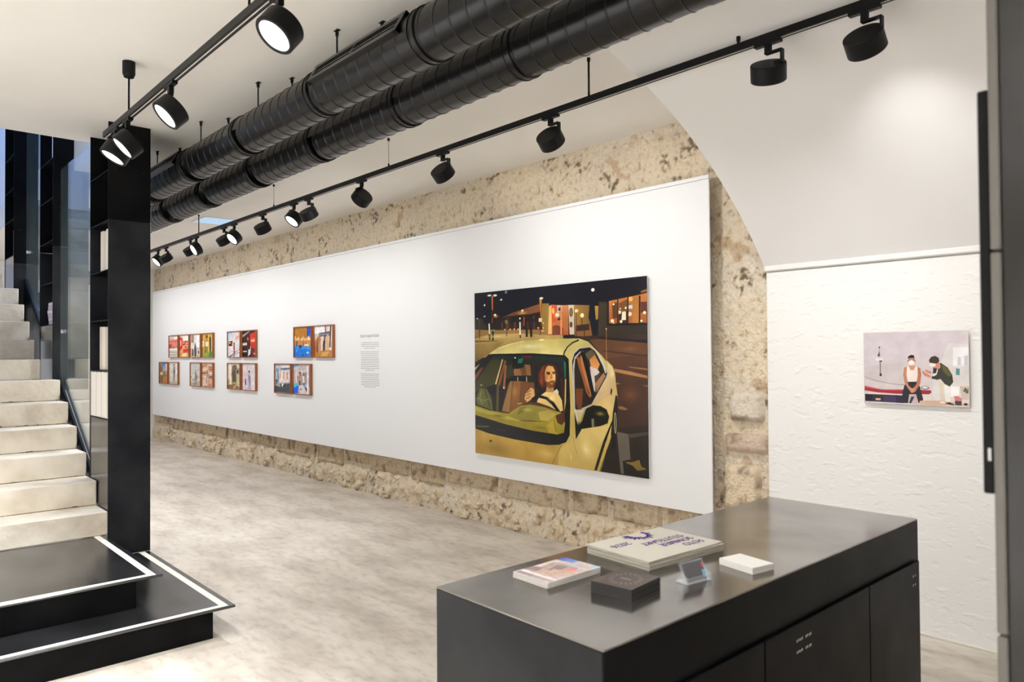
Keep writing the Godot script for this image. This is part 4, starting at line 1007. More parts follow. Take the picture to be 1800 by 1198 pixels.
func build_stone_wall() -> void:
	var w := struct("wall_back", box(Vector3(END_X - 0.3, 0, -0.35), Vector3(-2.474, CEIL, -0.09), 0.0), M.stone)
	# the masonry in view: above the panel, below it and beside it; plain masonry behind the panel
	part(w, "upper_masonry", stone_sheet(END_X, -9.0, 2.6, CEIL, 0.018), M.stone)
	part(w, "upper_masonry", stone_sheet(-9.0, -2.9, 2.6, CEIL, 0.011), M.stone)
	part(w, "side_masonry", stone_sheet(-2.9, -2.474, 0.0, CEIL, 0.008), M.stone)
	part(w, "lower_masonry", stone_sheet(END_X, -9.0, 0.0, 0.7, 0.018), M.stone)
	part(w, "lower_masonry", stone_sheet(-9.0, -2.9, 0.0, 0.7, 0.011), M.stone)
	part(w, "hidden_masonry", stone_sheet(END_X, -2.9, 0.7, 2.6, 0.12), M.stone)
	# dressed blocks of the lower course
	var joints := [-15.4, -14.4, -13.061, -11.698, -11.225, -10.759, -9.961, -8.735, -8.052, -7.476, -6.632, -5.996, -5.176, -4.279, -3.851, -3.308, -2.93]
	for i in joints.size() - 1:
		var a: float = joints[i] + rng.randf_range(0.006, 0.02)
		var b: float = joints[i + 1] - rng.randf_range(0.006, 0.02)
		var lo := rng.randf_range(0.215, 0.3)
		var hi := rng.randf_range(0.56, 0.66)
		var tone := Color(0.6, 0.5, 0.38).lerp(Color(0.7, 0.61, 0.49), rng.randf())
		part(w, "stone", rough_block(b - a, hi - lo, i * 3.7, tone), M.stone, Vector3((a + b) / 2.0, (lo + hi) / 2.0, -0.022))
	# two dressed blocks beside the panel
	part(w, "stone", rough_block(0.27, 0.22, 61.0, Color(0.74, 0.69, 0.63)), M.stone, Vector3(-2.632, 1.222, 0.0))
	part(w, "stone", rough_block(0.34, 0.16, 67.0, Color(0.68, 0.56, 0.49)), M.stone, Vector3(-2.65, 0.975, -0.005))
	part(w, "stone", rough_block(0.3, 0.34, 71.0, Color(0.8, 0.7, 0.56)), M.stone, Vector3(-2.68, 0.68, -0.012))
	# rubble along the foot of the wall
	var lumps := []
	for k in 7:
		lumps.append(lump(k * 9.3))
	for k in 230:
		var x := -2.95 - 11.8 * pow(rng.randf(), 1.5)
		var y := rng.randf_range(0.015, 0.25)
		var s := rng.randf_range(0.04, 0.13)
		var o := part(w, "stone", lumps[k % 7], M.stone, Vector3(x, y, stone_h(x, y) - s * 0.14))
		o.rotation = Vector3(rng.randf() * TAU, rng.randf() * TAU, rng.randf() * TAU)
		o.scale = Vector3(s * rng.randf_range(0.9, 1.7), s, s * 0.8)

# ------------------------------------------------------------------ panel
func build_panel() -> void:
	var t := thing("display_panel", "long white display panel standing off the rough stone wall", "wall panel", Vector3(-9.02, 0.473, 0.12))
	var hx := 6.177
	part(t, "board", box(Vector3(-hx, 0, -0.012), Vector3(hx, 2.325, 0.0), 0.0015), M.panel)
	part(t, "cap_rail", box(Vector3(-hx, 2.3275, -0.012), Vector3(hx, 2.355, 0.0015), 0.0015), M.panel)
	for i in 9:
		var x := -hx + 0.4 + i * (2.0 * hx - 0.8) / 8.0
		for y: float in [0.35, 1.95]:
			part(t, "spacer", box(Vector3(x - 0.04, y, -0.115), Vector3(x + 0.04, y + 0.08, -0.0125), 0.002), M.black)

# ------------------------------------------------------------------ stair, shelves
func build_stair() -> void:
	var zm := BACK_Z - 0.01
	# two steel platforms
	for k in 2:
		var x1: float = [-4.24, -4.57][k]
		var z0: float = [2.866, 3.16][k]
		var top: float = [0.165, 0.33][k]
		var xb: float = [-5.85, -5.842][k]
		var t := thing("steel_platform", ["lower blackened steel step with white edge strips on the concrete floor", "upper blackened steel step with white edge strips below the concrete stair"][k], "step", Vector3(x1, top - 0.165, (z0 + zm) / 2.0))
		var o := Vector3(-x1, -(top - 0.165), -(z0 + zm) / 2.0)
		var zi: float = [2.989, 3.3][k]
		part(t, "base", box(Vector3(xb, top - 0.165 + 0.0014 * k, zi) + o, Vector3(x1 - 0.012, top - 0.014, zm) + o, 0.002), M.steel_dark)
		part(t, "tread", box(Vector3(xb, top - 0.014, z0) + o, Vector3(x1, top, zm) + o, 0.002), M.steel_tread)
		part(t, "edge_strip", box(Vector3(x1 - 0.05, top - 0.001, z0 + 0.035) + o, Vector3(x1 - 0.012, top + 0.0012, zm) + o, 0.0004), M.strip)
		part(t, "edge_strip", box(Vector3(xb, top - 0.001, z0 + 0.035) + o, Vector3(x1 - 0.05, top + 0.0012, z0 + 0.075) + o, 0.0004), M.strip)
	var s := thing("staircase", "pale concrete staircase rising from the steel steps between dark shelf columns", "stairs", Vector3(-5.843, 0.33, 3.9))
	for i in 18:
		var xf := -0.312 * i
		var y := 0.166 + 0.18 * i
		var z0 := 3.145
		if i >= 6:
			z0 = maxf(3.22, 3.24 - 0.008 * (i - 6))
		if i >= 11:
			z0 = 3.31
		var lo := y - 0.18 if i > 0 else 0.0
		var st := begin()
		cbox(st, Vector3(xf - (0.36 if i != 5 else 0.215), lo, z0 - 3.9), Vector3(xf, y, zm - 3.9), 0.006)
		part(s, "step", done(st), M.concrete)
		if i < 6:
			var sd := begin()
			var z := z0 - 3.9 + 0.02
			while z < 0.75:
				var w := rng.randf_range(0.008, 0.03)
				var hh := maxf(0.001, 0.009 * (0.35 + 1.6 * n_b.get_noise_2d(z * 1.5, i * 3.0)) * rng.randf_range(0.4, 1.3))
				cbox(sd, Vector3(xf - 0.004, y - 0.18, z), Vector3(xf + 0.0012, y - 0.18 + hh, z + w), 0.0005)
				z += w * rng.randf_range(0.8, 1.2)
			part(s, "joint_dirt", done(sd), M.dirt).set_meta("kind", "stuff")
	# steel stringer plates closing the side of the stair between the columns, with the channel that holds the glass
	for seg: Array in [[-6.385, -7.612, "dark steel stringer plate beside the stair next to the lowest steps"], [-8.206, -9.294, "dark steel stringer plate beside the stair between the farther shelf columns"]]:
		var y0: float = 0.84 + (-6.672 - seg[0]) * 0.6
		var y1: float = 0.84 + (-6.672 - seg[1]) * 0.6
		var sp := thing("stair_stringer", seg[2], "stringer", Vector3(seg[0], maxf(0.0, y0 - 0.75), 3.1))
		var w: float = seg[1] - seg[0]
		var by := sp.position.y
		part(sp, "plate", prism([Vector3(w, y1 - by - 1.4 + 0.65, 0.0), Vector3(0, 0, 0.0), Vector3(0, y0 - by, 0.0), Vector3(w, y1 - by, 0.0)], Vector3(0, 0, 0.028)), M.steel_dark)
		var p0 := Vector3(-0.004, y0 - by + 0.013, 0.005)
		var p1 := Vector3(w + 0.004, y1 - by + 0.013, 0.005)
		var st := begin()
		var d := (p1 - p0).normalized()
		var tr := Transform3D(Basis(-d, Vector3(0, 0, 1).cross(-d).normalized(), Vector3(0, 0, 1)), p0)
		var l := (p1 - p0).length()
		cbox(st, Vector3(-l, -0.012, -0.026), Vector3(0, 0.006, -0.012), 0.001, tr)
		cbox(st, Vector3(-l, -0.012, 0.003), Vector3(0, 0.006, 0.016), 0.001, tr)
		part(sp, "glass_channel", done(st), M.steel)
	# glass between the columns
	var glasses := [[-6.39, -7.615, "glass balustrade pane beside the steel column next to the lowest steps"], [-8.2, -9.29, "glass balustrade pane between the two shelf columns farther up the stair"]]
	for g: Array in glasses:
		var t := thing("glass_pane", g[2], "glass pane", Vector3(g[0], 0.8, 3.1))
		var a := Vector3(0, 0.853 + (-6.672 - g[0]) * 0.6 - 0.8, -0.005)
		var b := Vector3(g[1] - g[0], 0.853 + (-6.672 - g[1]) * 0.6 - 0.8, -0.005)
		var hi: float = (CEIL if g[0] > -7.0 else 4.4) - 0.81
		part(t, "sheet", prism([b, a, Vector3(0, hi, -0.005), Vector3(b.x, hi, -0.005)], Vector3(0, 0, 0.01)), M.glass)
		var st := begin()
		lathe(st, [Vector2(0, 0), Vector2(0.016, 0), Vector2(0.02, 0.004), Vector2(0.02, 0.012), Vector2(0.014, 0.02), Vector2(0, 0.02)], 20, Transform3D(Basis(Vector3(1, 0, 0), Vector3(0, 0, 1), Vector3(0, -1, 0)), Vector3(b.x + 0.12, 1.02 if g[0] > -7.0 else 1.9, 0.006)))
		part(t, "standoff_button", done(st), M.chrome)
	shelf_column("tall blackened steel shelf column holding pale books next to the lowest steps", -6.376, -5.853, 2.859, 3.143, 0.165, CEIL, [2.946, 2.585, 2.226, 1.865, 1.494, 1.147], 0.36)
	shelf_column("blackened steel shelf column holding a flat pile of books halfway up the stair", -8.2, -7.62, 2.88, 3.165, 1.3, 4.6, [3.389, 3.03, 2.648, 2.268, 1.888], 1.38)
	shelf_column("blackened steel shelf column with pale books far up the stair", -9.88, -9.3, 2.93, 3.216, 1.9, 4.8, [3.76, 3.4, 3.07, 2.68], 2.3)
	# books
	var col := "books in the steel shelf column next to the lowest steps"
	var pale := [rgb8(226, 214, 200), rgb8(214, 200, 182), rgb8(232, 224, 214), rgb8(206, 190, 168)]
	for i in 4:
		book(Vector3(-6.21 + i * 0.078, 2.229, 3.1), 0.074, 0.315 - 0.01 * (i % 2), pale[i % 4], "cream book standing on the highest filled shelf of the column next to the lowest steps", col)
	for i in 4:
		book(Vector3(-6.23 + i * 0.079, 1.497, 3.1), 0.075, 0.325 - 0.004 * (i % 3), pale[(i + 1) % 4], "cream book standing on the middle filled shelf of the column next to the lowest steps", col)
	for i in 13:
		book(Vector3(-6.345 + i * 0.0372, 1.15, 3.14), 0.0355, 0.335 - 0.003 * (i % 3), rgb8(236, 228, 218) if i % 4 else rgb8(224, 212, 198), "white-spined book in the tight row on the lowest shelf of the column", col)
	for i in 6:
		flat_book(Vector3(-7.82, 1.892 + i * 0.034, 3.05), rgb8(226, 214, 214) if i % 2 else rgb8(206, 186, 188), "pale book lying in the flat pile on the shelf column halfway up the stair")
	book(Vector3(-7.76, 2.272, 3.1), 0.05, 0.29, rgb8(60, 30, 32), "dark red book standing on the shelf column halfway up the stair", "")
	book(Vector3(-7.71, 2.272, 3.1), 0.04, 0.25, rgb8(210, 206, 200), "thin white book beside the dark red one halfway up the stair", "")
	book(Vector3(-7.86, 3.393, 3.12), 0.1, 0.42, rgb8(236, 230, 232), "tall white book on the upper shelf of the column halfway up the stair", "")
	for i in 2:
		book(Vector3(-9.5 + i * 0.12, 3.074, 3.17), 0.1, 0.27, rgb8(226, 218, 226), "pale book standing on the shelf column far up the stair", "books in the shelf column far up the stair")
	book(Vector3(-9.62, 2.684, 3.17), 0.05, 0.3, rgb8(150, 100, 90), "brown-red book on the shelf column far up the stair", "")
	book(Vector3(-9.55, 2.684, 3.17), 0.05, 0.3, rgb8(226, 206, 196), "pinkish book on the shelf column far up the stair", "")
	book(Vector3(-9.48, 2.684, 3.17), 0.06, 0.28, rgb8(60, 50, 48), "dark book on the shelf column far up the stair", "")

func shelf_column(label: String, x0: float, x1: float, z0: float, z1: float, y0: float, y1: float, shelves: Array, seam_low: float) -> void:
	var t := thing("shelf_column", label, "shelf", Vector3((x0 + x1) / 2.0, y0, (z0 + z1) / 2.0))
	var o := -t.position
	var th := 0.006
	var low: float = shelves[shelves.size() - 1]
	var seam := 2.586
	# side panels in two sheets with an open joint
	for s in 2:
		var xa := x1 - th if s == 0 else x0
		part(t, "side_panel", box(Vector3(xa, y0, z0) + o, Vector3(xa + th, seam - 0.0015, z1) + o, 0.001), M.steel)
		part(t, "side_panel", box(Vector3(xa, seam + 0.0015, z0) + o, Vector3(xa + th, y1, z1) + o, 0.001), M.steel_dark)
	part(t, "back_panel", box(Vector3(x0 + th, low, z0) + o, Vector3(x1 - th, y1, z0 + th) + o, 0.001), M.steel)
	for y: float in shelves:
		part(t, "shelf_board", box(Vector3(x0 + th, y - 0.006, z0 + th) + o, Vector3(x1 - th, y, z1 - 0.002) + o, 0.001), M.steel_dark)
	part(t, "plinth_panel", box(Vector3(x0 + th, y0, z0) + o, Vector3(x1 - th, low - 0.007, z1 - 0.004) + o, 0.001), M.steel_tread)
	for y: float in [0.41, 0.773, 1.496, 1.858, 2.217, 2.946]:
		for z: float in [z1 - 0.047, z0 + 0.052]:
			if y > y0:
				var st := begin()
				lathe(st, [Vector2(0, 0), Vector2(0.006, 0), Vector2(0.0045, 0.0025), Vector2(0, 0.0025)], 10, Transform3D(Basis(Vector3(0, -1, 0), Vector3(1, 0, 0), Vector3(0, 0, 1)), Vector3(x1, y, z) + o))
				part(t, "screw", done(st), M.black)

func book(at: Vector3, w: float, h: float, c: Color, label: String, group: String) -> void:
	# at: bottom middle of the spine, the spine facing +z
	var key := "book%.3f_%.3f" % [w, h]
	if not cache.has(key):
		var b := 0.003
		var d := 0.2
		cache[key] = [boxes([[Vector3(-w / 2, 0, -0.004), Vector3(w / 2, h, 0)], [Vector3(-w / 2, 0, -d), Vector3(-w / 2 + b, h, -0.004)], [Vector3(w / 2 - b, 0, -d), Vector3(w / 2, h, -0.004)]], 0.001), box(Vector3(-w / 2 + b, 0.004, -d + 0.004), Vector3(w / 2 - b, h - 0.004, -0.004), 0.0005)]
	var t := thing("book", label, "book", at, 0.0, group)
	part(t, "cover", cache[key][0], cover_mat(c))
	part(t, "page_block", cache[key][1], M.paper)

func flat_book(at: Vector3, c: Color, label: String) -> void:
	var key := "flat_book"
	if not cache.has(key):
		cache[key] = [boxes([[Vector3(-0.13, 0, -0.09), Vector3(0.13, 0.003, 0.09)], [Vector3(-0.13, 0.029, -0.09), Vector3(0.13, 0.032, 0.09)], [Vector3(-0.13, 0.003, 0.086), Vector3(0.13, 0.029, 0.09)]], 0.001), box(Vector3(-0.126, 0.003, -0.086), Vector3(0.126, 0.029, 0.086), 0.0005)]
	var t := thing("book", label, "book", at, rng.randf_range(-0.05, 0.05), "flat pile of books")
	part(t, "cover", cache[key][0], cover_mat(c))
	part(t, "page_block", cache[key][1], M.paper)

func cover_mat(c: Color) -> StandardMaterial3D:
	var key := "cover" + c.to_html()
	if not cache.has(key):
		cache[key] = mat(c, 0.6)
	return cache[key]

# ------------------------------------------------------------------ ducts
func duct_tube(x0: float, x1: float, r: float, phase: float) -> ArrayMesh:
	var pitch := 0.112
	var S := [0.0, 0.3, 0.44, 0.47, 0.485, 0.5, 0.515, 0.53, 0.56, 0.8]
	var B := [0.0, 0.0, 0.0, 0.25, 0.85, 1.0, 0.85, 0.25, 0.0, 0.0]
	var rows := int(ceil((x1 - x0) / pitch)) + 2
	var segs := 44
	return grid(segs, rows * S.size() - 1, func(i: int, j: int) -> Vector3:
		var k := j / S.size()
		var a := TAU * i / segs
		var x := clampf(x0 + (k - 1 + S[j % S.size()] + a / TAU + phase) * pitch, x0, x1)
		var rr: float = r + 0.0036 * B[j % S.size()]
		return Vector3(x, rr * sin(a), rr * cos(a)))

func ring(st: SurfaceTool, x: float, w: float, r0: float, r1: float) -> void:
	lathe(st, [Vector2(r0, -w / 2), Vector2(r1 - 0.002, -w / 2), Vector2(r1, -w / 2 + 0.002), Vector2(r1, w / 2 - 0.002), Vector2(r1 - 0.002, w / 2), Vector2(r0, w / 2)], 44, Transform3D(Basis(Vector3(0, 1, 0), Vector3(1, 0, 0), Vector3(0, 0, -1)), Vector3(x, 0, 0)))

func build_ducts() -> void:
	var specs := [[2.585, [-1.55, -2.69, -3.69, -4.72, -5.72, -6.72, -7.72, -8.72], "black spiral duct with side grilles hung nearest the stair"], [2.145, [-1.5, -2.55, -3.53, -4.55, -5.56, -6.6, -7.6, -8.6], "black spiral duct without grilles hung nearest the display panel"]]
	for s in 2:
		var z: float = specs[s][0]
		var r := 0.12 if s == 0 else 0.124
		var xs: Array = specs[s][1]
		var t := thing("ventilation_duct", specs[s][2], "duct", Vector3(-4.0, 3.04, z))
		var ox := 4.0
		for k in xs.size() - 1:
			part(t, "duct_section", duct_tube(xs[k + 1] + ox, xs[k] + ox, r, 0.37 * k), M.duct)
			if k > 0:
				var st := begin()
				ring(st, xs[k] + ox, 0.05, r - 0.01, r + 0.0045)
				ring(st, xs[k] + ox - 0.02, 0.008, r - 0.01, r + 0.009)
				ring(st, xs[k] + ox + 0.02, 0.008, r - 0.01, r + 0.009)
				part(t, "collar", done(st), M.duct)
		for e: int in [0, 1]:
			var x: float = xs[0 if e == 0 else xs.size() - 1] + ox
			var st := begin()
			ring(st, x - (0.02 if e == 0 else -0.02), 0.06, r - 0.01, r + 0.004)
			var q := Transform3D(Basis(Vector3(0, 1, 0), Vector3(1, 0, 0), Vector3(0, 0, -1)), Vector3(x, 0, 0))
			lathe(st, [Vector2(0, 0.004), Vector2(r, 0.004)] if e == 1 else [Vector2(r, 0.006), Vector2(0, 0.006)], 44, q)
			part(t, "end_cap", done(st), M.duct)
		var rods := [[-3.434, 2.65], [-4.42, 2.65], [-5.434, 2.64], [-6.463, 2.63], [-3.197, 2.525], [-4.214, 2.525], [-5.232, 2.52], [-6.25, 2.52]]
		if s == 1:
			rods = [[-2.2, 2.145], [-3.2, 2.145], [-4.2, 2.145], [-5.2, 2.145], [-6.2, 2.145], [-7.2, 2.145]]
		for q: Array in rods:
			var dz: float = q[1] - z
			var st := begin()
			rod(st, Vector3(q[0] + ox, sqrt(r * r - dz * dz) - 0.004, dz), Vector3(q[0] + ox, CEIL - 3.04 - 0.001, dz), 0.0045, 10)
			rod(st, Vector3(q[0] + ox, CEIL - 3.04 - 0.03, dz), Vector3(q[0] + ox, CEIL - 3.04 - 0.004, dz), 0.009, 12)
			cbox(st, Vector3(q[0] + ox - 0.02, CEIL - 3.04 - 0.004, dz - 0.01), Vector3(q[0] + ox + 0.02, CEIL - 3.04, dz + 0.01), 0.001)
			part(t, "hanger_rod", done(st), M.black)
		if s == 0:
			for g: Array in [[-3.63, -2.77], [-6.6, -5.8]]:
				grille(t, g[0] + ox, g[1] + ox, r, deg_to_rad(30.0))

func grille(t: Node3D, xa: float, xb: float, r: float, ang: float) -> void:
	# local axes: x along the duct, y tangential, z radial outwards
	var radial := Vector3(0, sin(ang), cos(ang))
	var tang := Vector3(0, cos(ang), -sin(ang))
	var b := Basis(Vector3(1, 0, 0), tang, radial)
	var g := Node3D.new()
	g.name = "side_grille"
	t.add_child(g, true)
	g.transform = Transform3D(b, Vector3((xa + xb) / 2.0, 0, 0) + radial * (r + 0.004))
	var hx := (xb - xa) / 2.0
	var hy := 0.062
	part(g, "frame", boxes([[Vector3(-hx, hy - 0.028, -0.03), Vector3(hx, hy, 0.006)], [Vector3(-hx, -hy, -0.03), Vector3(hx, -hy + 0.034, 0.006)], [Vector3(-hx, -hy, -0.02), Vector3(-hx + 0.035, hy, 0.006)], [Vector3(hx - 0.035, -hy, -0.02), Vector3(hx, hy, 0.006)], [Vector3(-0.008, -hy, -0.02), Vector3(0.008, hy, 0.006)]], 0.001), M.duct)
	part(g, "backing", box(Vector3(-hx + 0.03, -hy + 0.03, -0.012), Vector3(hx - 0.03, hy - 0.025, -0.008), 0.0005), M.duct)
	for y: float in [-0.012, 0.012]:
		part(g, "blade", box(Vector3(-hx + 0.03, y - 0.0015, -0.008), Vector3(hx - 0.03, y + 0.0015, 0.007), 0.0005), M.chrome if y < 0 else M.duct)
	var n := 28
	for i in n:
		var x := -hx + 0.05 + (2.0 * hx - 0.1) * i / (n - 1)
		if absf(x) > 0.012:
			part(g, "vane", box(Vector3(x - 0.001, -0.026, -0.008), Vector3(x + 0.001, 0.034, 0.002), 0.0003), M.duct)

# ------------------------------------------------------------------ tracks and lamps
func build_tracks() -> void:
	var t := thing("lighting_track", "long black lighting track running beside the stone wall and under the vault", "light track", Vector3(-5.9, 3.03, 1.39))
	part(t, "rail", boxes([[Vector3(-8.9, 0.0, -0.017), Vector3(5.6, 0.036, -0.004)], [Vector3(-8.9, 0.0, 0.004), Vector3(5.6, 0.036, 0.017)], [Vector3(-8.9, 0.02, -0.006), Vector3(5.6, 0.036, 0.006)]], 0.001), M.black)
	part(t, "conductor", box(Vector3(-8.89, 0.001, -0.003), Vector3(5.59, 0.02, 0.003), 0.0005), M.strip)
	for q: Array in [[-2.81, 0.006, CEIL], [-1.857, 0.004, vault_y(1.39)], [-4.903, 0.0016, CEIL], [-6.982, 0.0016, CEIL], [-9.064, 0.006, CEIL], [-11.0, 0.006, CEIL], [-13.0, 0.006, CEIL], [-0.8, 0.004, vault_y(1.39)]]:
		var st := begin()
		var x: float = q[0] + 5.9
		rod(st, Vector3(x, 0.036, 0), Vector3(x, q[2] - 3.03, 0), q[1], 10)
		rod(st, Vector3(x, 0.034, 0), Vector3(x, 0.06, 0), 0.007, 10)
		rod(st, Vector3(x, q[2] - 3.03 - 0.02, 0), Vector3(x, q[2] - 3.03, 0), 0.01, 12)
		part(t, "suspension_rod", done(st), M.black)
	var u := thing("lighting_track", "short black lighting track hung over the floor towards the stair", "light track", Vector3(-3.0, 2.962, 3.34))
	part(u, "rail", boxes([[Vector3(-2.1, 0.0, -0.017), Vector3(4.9, 0.036, -0.004)], [Vector3(-2.1, 0.0, 0.004), Vector3(4.9, 0.036, 0.017)], [Vector3(-2.1, 0.02, -0.006), Vector3(4.9, 0.036, 0.006)]], 0.001), M.black)
	part(u, "conductor", box(Vector3(-2.09, 0.001, -0.003), Vector3(4.89, 0.02, 0.003), 0.0005), M.strip)
	for x: float in [-4.595, -2.9, -0.2]:
		var st := begin()
		rod(st, Vector3(x + 3.0, 0.036, 0), Vector3(x + 3.0, CEIL - 2.962 - 0.08, 0), 0.0055, 10)
		lathe(st, [Vector2(0, -0.09), Vector2(0.026, -0.09), Vector2(0.034, -0.07), Vector2(0.034, 0), Vector2(0, 0)], 24, Transform3D(Basis(), Vector3(x + 3.0, CEIL - 2.962, 0)))
		part(u, "suspension_rod", done(st), M.black)
	var gw := "spotlights on the long track turned to the panel"
	var gr := "spotlights on the long track turned to the room"
	lamp(Vector3(-1.27, 3.03, 1.39), Vector3(-0.035, -0.686, -0.727), 1, SPOT_BAY, "black drum spotlight under the vault beyond the next one, above the clinic print", "")
	lamp(Vector3(-1.705, 3.03, 1.39), Vector3(-0.26, -0.8, -0.49), 1, SPOT_BAY, "black drum spotlight pointing almost straight down under the vault", "")
	for q: Array in [[-3.12, -0.16, -0.64, -0.75, 1, "black drum spotlight above the panel end nearest the vault"], [-4.2, -0.1, -0.68, -0.73, 1, "black drum spotlight above the large print of the yellow car"], [-6.24, -0.15, -0.8, -0.58, 1, "unlit-looking black drum spotlight overlapping a lit one, between car print and wall text"], [-7.24, -0.2, -0.8, -0.56, 1, "single black drum spotlight above the grey wall text"], [-8.27, -0.15, -0.78, -0.6, 1, "black drum spotlight turned to the wall beside a lit one, above the beam photograph"], [-9.35, -0.15, -0.78, -0.6, 1, "black drum spotlight half hidden behind a lit one, by the blue glow patch on the ceiling"], [-10.27, -0.15, -0.78, -0.6, 1, "black drum spotlight turned to the wall, next to the shelf column's edge"]]:
		lamp(Vector3(q[0], 3.03, 1.39), Vector3(q[1], q[2], q[3]), q[4], SPOT_WALL, q[5], gw)
	for x: float in [-11.4, -12.4, -13.4, -14.4]:  # added lamps, hidden by the column, to brighten the far panel
		lamp(Vector3(x, 3.03, 1.39), Vector3(0.0, -0.78, -0.6), 1, SPOT_WALL, "added unseen black drum spotlight turned to the panel on the track behind the shelf column", gw)
	lamp(Vector3(-5.31, 3.03, 1.39), Vector3(-0.8, -0.58, 0.13), -1, SPOT_WALL, "black drum spotlight on the long track swung sideways along it", "")
	for q: Array in [[-6.54, 0.02, -0.75, 0.62, "lit black drum spotlight overlapping an unlit-looking one, between car print and wall text"], [-7.98, 0.08, -0.66, 0.72, "lit black drum spotlight turned to the room, above the pool table photograph"], [-9.15, 0.0, -0.5, 0.85, "lit black drum spotlight seen almost edge-on by the blue glow patch on the ceiling"], [-10.6, 0.05, -0.66, 0.72, "lit black drum spotlight cut by the edge of the shelf column"]]:
		lamp(Vector3(q[0], 3.03, 1.39), Vector3(q[1], q[2], q[3]), -1, SPOT_ROOM, q[4], gr)
	for x: float in [-12.0, -13.6]:  # two more added lamps out of sight, lifting the far floor
		lamp(Vector3(x, 3.03, 1.39), Vector3(0.05, -0.66, 0.72), -1, SPOT_ROOM, "added unseen black drum spotlight turned to the room on the track behind the shelf column", gr)
	lamp(Vector3(-2.62, 2.962, 3.34), Vector3(0.016, -0.82, 0.635), -1, SPOT_BACK, "lit black drum spotlight alone on the short track, farthest from the stair", "")
	lamp(Vector3(-3.865, 2.962, 3.34), Vector3(-0.068, -0.664, 0.656), -1, SPOT_BACK, "lit black drum spotlight in the middle of the short track", "")
	lamp(Vector3(-4.62, 2.962, 3.34), Vector3(-0.12, -0.68, 0.68), -1, SPOT_STAIR, "lit black drum spotlight overlapping its neighbour at the column end of the short track", "")
	lamp(Vector3(-4.86, 2.962, 3.34), Vector3(-0.05, -0.85, 0.5), -1, SPOT_STAIR, "last lit black drum spotlight at the very end of the short track", "")
	# added spotlights out of view: fill off the back wall, light on the counter
	lamp(Vector3(-1.3, 2.962, 3.34), Vector3(-0.06, -0.95, -0.3), -1, SPOT_DOWN, "added black drum spotlight on the short track pointing down to brighten the counter", "")
	lamp(Vector3(0.4, 2.962, 3.34), Vector3(0.1, -0.6, 0.7), -1, SPOT_BACK, "added black drum fill spotlight near the free end of the short track", "")
	lamp(Vector3(1.6, 2.962, 3.34), Vector3(0.1, -0.6, 0.7), -1, SPOT_BACK, "added black drum fill spotlight at the free end of the short track", "")
	# added glowing panel that stands in for a patch of blue light on the ceiling
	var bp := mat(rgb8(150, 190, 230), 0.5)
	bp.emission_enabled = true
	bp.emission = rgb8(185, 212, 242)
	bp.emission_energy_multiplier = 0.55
	var cl := thing("blue_light_patch", "added pale blue glowing panel standing for a patch of light on the ceiling behind the long track", "glow patch", Vector3(-9.35, CEIL, 1.08))
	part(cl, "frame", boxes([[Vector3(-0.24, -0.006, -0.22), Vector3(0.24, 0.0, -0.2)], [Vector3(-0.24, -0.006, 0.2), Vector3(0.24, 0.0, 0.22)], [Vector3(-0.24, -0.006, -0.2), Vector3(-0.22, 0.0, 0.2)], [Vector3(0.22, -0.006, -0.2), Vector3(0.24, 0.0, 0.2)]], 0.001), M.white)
	part(cl, "glow_sheet", box(Vector3(-0.22, -0.004, -0.2), Vector3(0.22, 0.0, 0.2), 0.0005), bp)

func lamp(at: Vector3, aim: Vector3, side: int, energy: float, label: String, group: String) -> void:
	aim = aim.normalized()
	var t := thing("track_spotlight", label, "spotlight", at, 0.0, group)
	if not cache.has("lamp"):
		var ad := boxes([[Vector3(-0.065, -0.016, -0.014), Vector3(0.065, 0.004, 0.014)], [Vector3(-0.014, -0.05, -0.012), Vector3(0.014, -0.014, 0.012)]], 0.0015)
		var s1 := begin()
		# housing along -y: mouth at y = -0.04, back at +0.04
		lathe(s1, [Vector2(0.064, -0.034), Vector2(0.066, -0.04), Vector2(0.076, -0.04), Vector2(0.08, -0.036), Vector2(0.08, 0.036), Vector2(0.078, 0.04), Vector2(0.0, 0.04)], 44)
		var s2 := begin()
		lathe(s2, [Vector2(0.0, -0.035), Vector2(0.065, -0.035)], 44)
		cache.lamp = [ad, done(s1), done(s2)]
		for sd: int in [-1, 1]:
			var br := boxes([[Vector3(minf(0.0, sd * 0.068) - 0.014, -0.058, -0.014), Vector3(maxf(0.0, sd * 0.068) + 0.004, -0.05, 0.014)], [Vector3(sd * 0.068 - 0.004, -0.115, -0.014), Vector3(sd * 0.068 + 0.004, -0.05, 0.014)], [Vector3(minf(sd * 0.03, sd * 0.068), -0.118, -0.009), Vector3(maxf(sd * 0.03, sd * 0.068), -0.1, 0.009)]], 0.0012)
			cache["bracket%d" % sd] = br
	part(t, "adapter", cache.lamp[0], M.black)
	part(t, "bracket", cache["bracket%d" % side], M.black)
	var y := -aim
	var x := y.cross(Vector3(0, 0, 1)).normalized()
	if absf(y.z) > 0.95:
		x = Vector3(1, 0, 0)
	var z := x.cross(y)
	var tr := Transform3D(Basis(x, y, z), Vector3(0, -0.142, 0))
	var h := part(t, "housing", cache.lamp[1], M.black)
	h.transform = tr
	var l := part(t, "lamp_lens", cache.lamp[2], M.lens)
	l.transform = tr
	var s := SpotLight3D.new()
	s.name = "spot"
	s.light_color = LAMP_WHITE
	s.light_energy = energy
	s.light_size = 0.035
	s.spot_angle = 76.0 if energy == SPOT_WALL else 50.0 if energy == SPOT_BAY else 62.0
	s.spot_angle_attenuation = 1.0
	s.spot_range = 30.0
	s.spot_attenuation = 2.0
	s.shadow_enabled = true
	t.add_child(s)
	s.transform = Transform3D(Basis.looking_at(aim, Vector3(0, 0, 1) if absf(aim.z) < 0.9 else Vector3(1, 0, 0)), tr.origin + aim * 0.045)

